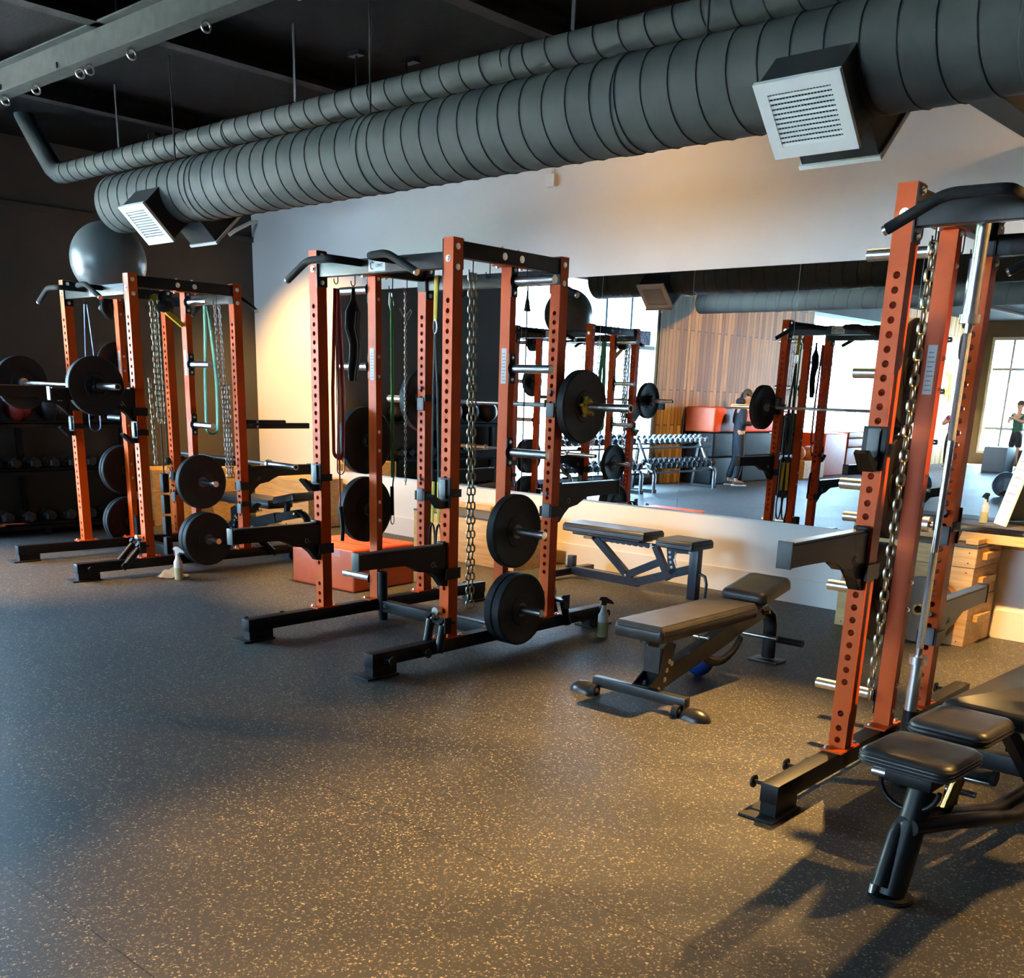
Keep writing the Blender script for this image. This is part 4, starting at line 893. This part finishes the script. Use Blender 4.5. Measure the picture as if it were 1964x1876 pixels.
for y0, y1, nm, n in ((-1.25, .85, 'nearer', 13), (.98, 3.05, 'farther', 12)):
    dumbbell_rack(y0, y1, 'two tier dumbbell rack under the windows, '+('beside the plank wall' if nm == 'nearer' else 'beside the charcoal wall'))
    pl = 'beside the plank wall' if nm == 'nearer' else 'beside the charcoal wall'
    fill(y0+.03, y1-.03, -10.60, .875, DBS if nm == 'nearer' else DB, n, 'hex dumbbell on the upper tier of the window rack '+pl, 'dumbbells, upper tier '+pl)
    fill(y0+.03, y1-.03, -10.43, .475, DB, n, 'hex dumbbell on the lower tier of the window rack '+pl, 'dumbbells, lower tier '+pl)
# three tier rack on the charcoal wall
t = thing('storage_rack', (-11.15, 4.75, 0), 0, 'black three tier storage rack along the charcoal wall at the left', 'storage rack'); h = 1.15
for s_ in (-1, 0, 1): MB().box(-.25, -.19, s_*h-.03, s_*h+.03, 0, 1.30, .004).box(-.25, .30, s_*h-.03, s_*h+.03, 0, .06, .004).build('upright', BLACK, t)
for z in (.11, .66, 1.13): MB().box(-.20, .27, -h, h, z-.02, z, .003).box(.25, .27, -h, h, z-.055, z+.01, .003).build('shelf', BLACK, t, 0)
fill(3.65, 5.85, -11.12, .165, DB, 10, 'dark hex dumbbell on the bottom shelf of the charcoal wall rack', 'dumbbells on the bottom shelf of the black rack', 0)
fill(3.65, 5.85, -11.12, .715, DB, 11, 'dark hex dumbbell on the middle shelf of the charcoal wall rack', 'dumbbells on the middle shelf of the black rack', 0)
for k in range(2):
    o = MB().prism([(-.10, -.03), (.08, -.045), (.13, -.01), (.12, .03), (.04, .045), (-.10, .03)], 0, .012, 'z', .004).build('grip_pad', mat('orange_pad', (.55,.12,.05), .5)); o.location = (-10.92, 4.22+.2*k, .112); o.rotation_euler = (0, 0, .6+k)
    tag(o, ['orange pad lying on the bottom shelf of the charcoal wall rack', 'second orange pad on the bottom shelf, nearer the farthest squat rack'][k], 'pad')
MED = mat('ball_black', (.02,.02,.022), .5)
for k, (y, r_, c) in enumerate(((3.95, .15, MED), (4.32, .14, MED), (4.66, .14, mat('ball_red', (.32,.03,.02), .5)), (5.0, .15, MED), (5.36, .145, MED), (5.72, .14, MED))):
    o = MB().sph((0, 0, 0), r_, n=28).build('medicine_ball', c, smooth=80); o.location = (-11.12, y, 1.13+r_); 
    tag(o, ['black medicine ball on the top shelf at the left edge', 'black medicine ball left of the red one on the top shelf', 'red medicine ball on the top shelf of the charcoal wall rack', 'black medicine ball right of the red one on the top shelf', 'black medicine ball on the top shelf behind the farthest rack barbell', 'black medicine ball at the right end of the top shelf'][k], 'medicine ball', 'medicine balls on the top shelf')
    MB().tube([(r_*1.002*cos(a), 0, r_*1.002*sin(a)) for a in [2*PI*j/36 for j in range(36)]], .003, 5, closed=True).build('seam', BLACK2, o)
kill(DB); kill(DBS)

# ---------------- far side of the room, seen in the mirror ----------------
def cover_box(x0, x1, y0, y1, z0, z1, m_, label, name='foam_block', group=None):
    o = MB().box(-(x1-x0)/2, (x1-x0)/2, -(y1-y0)/2, (y1-y0)/2, 0, z1-z0, .03, 3).build(name, m_, smooth=60); o.location = ((x0+x1)/2, (y0+y1)/2, z0)
    MB().tube([(-(x1-x0)/2+.02, -(y1-y0)/2+.04, z1-z0-.03), ((x1-x0)/2, -(y1-y0)/2+.04, z1-z0-.03), ((x1-x0)/2, (y1-y0)/2-.04, z1-z0-.03), (-(x1-x0)/2+.02, (y1-y0)/2-.04, z1-z0-.03)], .006, 5).build('seam', m_, o)
    return tag(o, label, 'foam block', group)
FG = 'vinyl foam blocks by the plank wall'
cover_box(XC+.05, -10.75, -2.75, -1.75, 0, .50, PLAINBLK, 'lower black vinyl block of the stack beside the dumbbell rack', group=FG)
cover_box(XC+.05, -10.75, -2.75, -1.75, .505, .96, PLAINBLK, 'upper black vinyl block under the left red block', group=FG)
cover_box(XC+.05, -10.72, -2.72, -1.68, .965, 1.42, REDVINYL, 'red vinyl block on the black blocks, behind the hooded man', group=FG)
cover_box(XC+.05, -10.75, -4.95, -2.85, 0, .50, PLAINBLK, 'long lower black vinyl block along the plank wall', group=FG)
cover_box(XC+.05, -10.75, -4.95, -2.85, .505, .96, PLAINBLK, 'long upper black vinyl block with a small pale mark', group=FG)
cover_box(XC+.05, -10.72, -4.75, -2.80, .965, 1.37, REDVINYL, 'long red vinyl block under the white board shelf', group=FG)
o = MB().box(-11.35, -10.70, -4.5, -2.62, 0, .045, .006).build('white_tray', WHITE, None, 0); o.location = (0, 0, 1.372); tag(o, 'white panel lying on the long red vinyl block', 'panel')
t = thing('water_bottle', (-10.98, -3.02, 1.419), 0, 'dark blue water bottle with black cap on the white panel', 'water bottle')
MB().lathe([(0, .055), (.01, .06), (.17, .06), (.20, .045), (.21, .035)], 24, close=False).build('bottle', mat('blue_bottle', (.02,.06,.24), .25), t); MB().cyl((0, 0, .21), (0, 0, .25), .036).cyl((0, 0, .25), (0, 0, .28), .02).build('cap', BLACK2, t)
for k, (x, y, r_) in enumerate(((-10.9, -5.35, .15), (-10.88, -5.72, .15))):
    o = MB().sph((0, 0, 0), r_, n=24).build('medicine_ball', mat('tan_leather', (.40,.14,.05), .5), smooth=80); o.location = (x, y, r_+.36); tag(o, ['tan medicine ball beside the black vinyl blocks', 'second tan medicine ball, farther from the black vinyl blocks'][k], 'medicine ball')
MB_ = ply_box(-11.2, -10.6, -6.0, -5.1, 0, .36, 'low pine box under the two tan medicine balls')
RG = 'red vinyl boxes by the second windows'
cover_box(XC+.05, -10.7, -7.15, -6.1, 0, .92, REDVINYL, 'tall red vinyl box at the plank wall end of the second windows', group=RG)
cover_box(XC+.05, -10.7, -8.3, -7.2, 0, .60, REDVINYL, 'red vinyl box under the flat red pads, second windows', group=RG)
cover_box(XC+.05, -10.7, -8.28, -7.22, .605, .80, REDVINYL, 'flat red pad on the red box, second windows', group=RG)
cover_box(XC+.04, -10.68, -8.32, -7.18, .805, .95, REDVINYL, 'top flat red pad of the pile, second windows', group=RG)
# blue notice stuck in the window, read from outside
t = thing('window_sign', (XC-.015, -.28, 2.56), 0, 'blue hanging sign with white lettering in the window corner', 'sign')
MB().box(-.004, .004, -.20, .20, -.12, .12).build('board', mat('sign_blue', (.03,.03,.35), .4), t, 0)
text('PULL', .13, WHITEPL, 'sign_lettering', t, (.0045, 0, .045), (PI/2, 0, PI/2)); text('UP', .13, WHITEPL, 'sign_lettering', t, (.0045, 0, -.06), (PI/2, 0, PI/2))
# neon bolt
t = thing('neon_sign', (XC+.03, -14.25, 2.05), 0, 'orange neon zigzag sign on the far plank wall', 'neon sign')
MB().tube([(0, .12, .42), (0, .02, .30)], .022, 8).tube([(0, -.1, .30), (0, -.16, .36), (0, -.34, -.36)], .022, 8).tube([(0, .12, .02), (0, .0, -.22), (0, -.22, -.02)], .022, 8).build('tube', mat('neon_orange', (1,.42,.03), .5, emit=9), t)
# floor items seen in the mirror
def floor_plate(x, y, rx, label, gm):
    m = MB(); h = .035; rad = .2255
    m.lathe([(-h, .026), (-h, rad*.4), (-h+.005, rad*.45), (-h+.005, rad*.82), (-h, rad*.88), (-h, rad-.006), (-h+.006, rad), (h-.006, rad), (h, rad-.006), (h, rad*.88), (h-.005, rad*.82), (h-.005, rad*.45), (h, rad*.4), (h, .026)], 48, ROTX)
    o = m.build('bumper_plate', gm); o.location = (x, y, .2255); o.rotation_euler = (0, 0, rx); MB().lathe([(-h-.001, .0255), (-h-.001, .04), (h+.001, .04), (h+.001, .0255)], 28, ROTX).build('hub_ring', ZINC, o)
    return tag(o, label, 'weight plate')
BLUEG = mat('blue_grey_rubber', (.05,.06,.075), .5)
BARF = barbell_proto(); BARF.location = (-7.75, -3.6, .2255); BARF.rotation_euler = (0, 0, .9); tag(BARF, 'barbell lying on the floor across the room, loaded with grey plates', 'barbell')
e = V((cos(.9), sin(.9), 0))
for s_, lab in ((.72, 'blue grey plate on the near end of the floor barbell'), (-.72, 'blue grey plate on the far end of the floor barbell')): floor_plate(-7.75+e.x*s_, -3.6+e.y*s_, .9, lab, BLUEG)
floor_plate(-6.45, -4.9, 1.1, 'grey plate with steel hub standing by the dark block across the room', mat('grey_plate_light', (.16,.16,.18), .5))
for k, (x, y, a, z1, lab) in enumerate(((-5.6, -4.4, .2, .36, 'black block beside the standing grey plate'), (-9.2, -12.6, .1, .62, 'dark storage bin near the far windows'), (-8.6, -13.4, .4, .55, 'second dark storage bin near the far windows'))):
    o = MB().box(-.3, .3, -.25, .25, 0, z1, .03).build('storage_bin', flat('bin_dark', (.05,.05,.045), .6)); o.location = (x-.45 if k == 0 else x, y-.4 if k == 0 else y, 0); o.rotation_euler = (0, 0, a); tag(o, lab, 'bin')

# ---------------- people ----------------
def skinned(name, verts, edges, radii, m_, parent, sub=2, mx=None):
    me = bpy.data.meshes.new(name); me.from_pydata(verts, edges, []); o = bpy.data.objects.new(name, me); COL.objects.link(o)
    k = o.modifiers.new('skin', 'SKIN'); k.branch_smoothing = .6; k.use_smooth_shade = True
    for v, r in zip(me.skin_vertices[0].data, radii): v.radius = r if isinstance(r, tuple) else (r, r); 
    me.skin_vertices[0].data[0].use_root = True
    s = o.modifiers.new('sub', 'SUBSURF'); s.levels = s.render_levels = sub
    ev = o.evaluated_get(bpy.context.evaluated_depsgraph_get()); out = bpy.data.meshes.new_from_object(ev); out.name = name
    bpy.data.objects.remove(o); o = bpy.data.objects.new(name, out); COL.objects.link(o); out.materials.clear(); out.materials.append(m_); out.shade_smooth()
    if parent: o.parent = parent
    return o
def chain_sk(chains):
    V_, E_, R_ = [], [], []; idx = {}
    for ch in chains:
        prev = None
        for p, r in ch:
            key = tuple(round(c, 4) for c in p)
            if key not in idx: idx[key] = len(V_); V_.append(p); R_.append(r)
            if prev is not None and prev != idx[key]: E_.append((prev, idx[key]))
            prev = idx[key]
    return V_, E_, R_
SKIN = mat('skin', (.52,.30,.20), .5)
def person(name, xyz, rz, label, joints, top, bottom, shoe, hair, shorts=False, sleeves=True, scale=1):
    P = thing(name, xyz, rz, label, 'person'); P.scale = (scale,)*3; J = joints
    def hand(w, d, side):
        w, d = V(w), V(d).normalized(); u_ = V((0, 0, 1)); s_ = d.cross(u_).normalized(); out = []
        palm = w+d*.05
        for k, L in enumerate((.068, .078, .072, .055)):
            b_ = palm+d*.035+s_*(.03-.02*k); out.append([(tuple(palm), (.032, .016)), (tuple(b_), .011), (tuple(b_+d*L*.55-u_*.008), .0095), (tuple(b_+d*L*.9-u_*.028), .008)])
        tb = w+d*.025+s_*.032*side; out.append([(tuple(palm), (.032, .016)), (tuple(tb), .013), (tuple(tb+d*.035+s_*.018*side), .010), (tuple(tb+d*.06+s_*.016*side), .008)])
        return [[(tuple(w), .026), (tuple(palm), (.032, .016))]]+out
    pel, ch = J['pelvis'], J['chest']
    body = [[(pel, (.15, .115)), (tuple((V(pel)+V(ch))/2), (.135, .10)), (ch, (.155, .115)), (J['neck'], .062), (J['skull'], .085), (J['crown'], .088)]]
    for s_ in 'LR':
        body.append([(ch, (.155, .115)), (J['sh'+s_], .062), (J['el'+s_], .046), (J['wr'+s_], .029)])
        body += hand(J['wr'+s_], V(J['hd'+s_]), 1 if s_ == 'R' else -1)
        body.append([(pel, (.15, .115)), (J['hp'+s_], .088), (J['kn'+s_], .060), (J['an'+s_], .040), (J['to'+s_], .032)])
    b_ = skinned('body', *chain_sk(body), SKIN, P)
    sk = V(J['skull']); cr = V(J['crown']); face = V(J['face']).normalized(); upv = (cr-sk).normalized(); sd = face.cross(upv).normalized(); c = (sk+cr)/2
    MB().prism([(0, 0), (0, 0), (0, 0)], 0, 0) if False else None
    MB().sph(c+face*.105-upv*.012, .017, (1, .8, 1.3), 10).build('nose', SKIN, b_, 80)
    for s_ in (-1, 1):
        MB().sph(c+face*.088+sd*.034*s_+upv*.02, .011, n=10).build('eye', BLACK2, b_, 80)
        MB().sph(c+sd*.085*s_-upv*.01, .026, (.6, .6, 1), 10).build('ear', SKIN, b_, 80)
    MB().tube([c+face*.092+sd*.025*k-upv*.055 for k in (-1, 0, 1)], .006, 6).build('mouth', mat('lips', (.35,.12,.1), .5), b_)
    hb = MB().sph((0, 0, 0), .108, (1, .92, 1), 24); bmesh.ops.delete(hb.b, geom=[v for v in hb.b.verts if v.co.z < -.02 and v.co.x > -.03], context='VERTS')
    ho = hb.build('hair', hair, P, 80); q_ = MX((( face.x, sd.x, upv.x, 0), (face.y, sd.y, upv.y, 0), (face.z, sd.z, upv.z, 0), (0, 0, 0, 1))); q_.translation = c+upv*.022-face*.012; ho.data.transform(q_)
    t_ = [[(tuple(V(pel)+V((0, 0, -.10))), (.176, .142)), (tuple((V(pel)+V(ch))/2), (.165, .13)), (ch, (.178, .14)), (tuple((V(ch)+V(J['neck']))/2+V((0, 0, .02))), (.10, .085))]]
    for s_ in 'LR':
        a = [(ch, (.178, .14)), (J['sh'+s_], .082), (J['el'+s_], .062)]
        if sleeves: a.append((tuple(V(J['wr'+s_])*.92+V(J['el'+s_])*.08), .042))
        else: a[-1] = (tuple((V(J['sh'+s_])+V(J['el'+s_]))/2), .068)
        t_.append(a)
    to = skinned('hoodie' if sleeves else 'shirt', *chain_sk(t_), top, P)
    if sleeves: MB().sph(V(J['neck'])-face*.085-V((0, 0, .01)), .095, (1, 1.15, .75), 18).build('hood', top, to, 80)
    b2 = [[(tuple(V(pel)+V((0, 0, .13))), (.150, .120)), (pel, (.165, .132))]]
    for s_ in 'LR':
        kn, an = V(J['kn'+s_]), V(J['an'+s_])
        b2.append([(pel, (.165, .132)), (J['hp'+s_], .102)]+([(tuple(kn*.85+V(J['hp'+s_])*.15), .088)] if shorts else [(tuple(kn), .080), (tuple(an+V((0, 0, .03))), .062)]))
    skinned('shorts' if shorts else 'trousers', *chain_sk(b2), bottom, P)
    for s_ in 'LR':
        an, to_ = V(J['an'+s_]), V(J['to'+s_]); sh = skinned('shoe', *chain_sk([[(tuple(an), .05), (tuple(an*.7+to_*.3-V((0, 0, .03))), (.052, .045)), (tuple(to_), (.048, .036))], [(tuple(an), .05), (tuple(an-V((.035, 0, .04))), .042)]]), shoe[0], P)
        d = to_-an; MB().prism([(an.x-.07, an.y-.045), (to_.x+.03, to_.y-.048), (to_.x+.055, to_.y), (to_.x+.03, to_.y+.048), (an.x-.07, an.y+.045)], .0, .022, 'z', .006).build('sole', shoe[1], sh)
    return P
J1 = dict(pelvis=(0,0,.95), chest=(.015,0,1.30), neck=(.055,0,1.50), skull=(.095,0,1.585), crown=(.125,0,1.665), face=(.82,0,-.5),
    shL=(.01,.165,1.42), elL=(-.02,.25,1.15), wrL=(.21,.13,1.14), hdL=(1,-.25,.08), shR=(.01,-.165,1.42), elR=(-.03,-.25,1.15), wrR=(.21,-.12,1.15), hdR=(1,.25,.08),
    hpL=(0,.09,.86), knL=(.03,.10,.49), anL=(-.02,.10,.085), toL=(.14,.12,.045), hpR=(0,-.09,.86), knR=(.02,-.11,.49), anR=(-.10,-.12,.085), toR=(.06,-.15,.045))
HAIRB = mat('brown_hair', (.06,.04,.025), .7); HOOD = mat('black_hoodie', (.014,.018,.026), .8, 0, .25, 14); TROU = mat('dark_trousers', (.010,.018,.030), .8, 0, .2, 10)
PA = -.85
P1 = person('person', (-10.45, -2.12, 0), PA, 'man in a black hoodie and dark trousers looking down at a phone', J1, HOOD, TROU, (mat('grey_shoe', (.10,.09,.08), .7), WHITEPL), HAIRB)
m = MB()
for k in range(4): m.sph((-.01+.012*k, -.285+.008*k, 1.27-.055*k), .022, (1, .5, 1.1), 8)
m.build('sleeve_print', flat('print_cream', (.62,.58,.45), .7), P1)
c_, s_ = cos(PA), sin(PA)
o = MB().box(-.075, .075, -.036, .036, -.005, .005, .003).build('phone', BLACK2); o.location = (-10.45+.355*c_, -2.12+.355*s_, 1.175); o.rotation_euler = (0, -.25, PA); tag(o, 'phone held in the hands of the hooded man', 'phone')
MB().box(-.068, .068, -.031, .031, .005, .0056).build('screen', mat('phone_screen', (.5,.6,.7), .3, emit=.6), o, 0)
J2 = dict(J1); J2.update(neck=(.02,0,1.5), skull=(.03,0,1.60), crown=(.035,0,1.69), face=(1,0,-.1), elL=(.02,.30,1.2), wrL=(.25,.10,1.33), hdL=(.6,-.8,.2), elR=(.08,-.26,1.2), wrR=(.30,-.02,1.34), hdR=(.8,.5,.1), toR=(.06,-.17,.045))
person('person', (-9.3, -14.0, 0), 1.9, 'man in a green shirt and black shorts standing by the far windows', J2, mat('green_shirt', (.02,.10,.06), .8), mat('black_shorts', (.012,.012,.014), .8), (BLACK2, BLACK2), HAIRB, True, False)
person('person', (-10.55, -12.9, 0), 1.2, 'person in a purple top beside the far plank wall', J2, mat('purple_top', (.16,.03,.30), .8), mat('black_shorts', (.012,.012,.014), .8), (BLACK2, WHITEPL), mat('dark_hair', (.02,.015,.01), .7), False, False, .92)

# ---------------- lamps: each spotlight, added fills included, gets a can and canopy ----------------
LENS = mat('lamp_lens', (1,.72,.38), .4, emit=6)
for p, tg, w_, cone, bl, lab in SPOTS:
    p, tg = V(p), V(tg); d = (tg-p).normalized()
    l = bpy.data.lights.new('spotlight_beam', 'SPOT'); l.energy = w_; l.color = WARM; l.spot_size = math.radians(cone); l.spot_blend = bl; l.shadow_soft_size = .035
    o = bpy.data.objects.new('spotlight_beam', l); COL.objects.link(o); o.rotation_euler = d.to_track_quat('-Z', 'Y').to_euler(); o.location = p+d*.02
    t = thing('track_spotlight', p, 0, lab, 'spotlight', 'ceiling track spotlights')
    MB().cyl(tuple(-d*.16), tuple(-d*.002), .045, .055, 24, False).cyl(tuple(-d*.165), tuple(-d*.16), .045).build('can', BLACK, t); MB().cyl(tuple(-d*.05), tuple(-d*.045), .046).build('lens', LENS, t)
    MB().cyl(tuple(-d*.1), (-d.x*.1, -d.y*.1, CEIL-p.z-.02), .01).build('stem', BLACK, t); MB().box(-.06, .06, -.03, .03, CEIL-p.z-.03, CEIL-p.z).build('canopy', BLACK, t, 0)
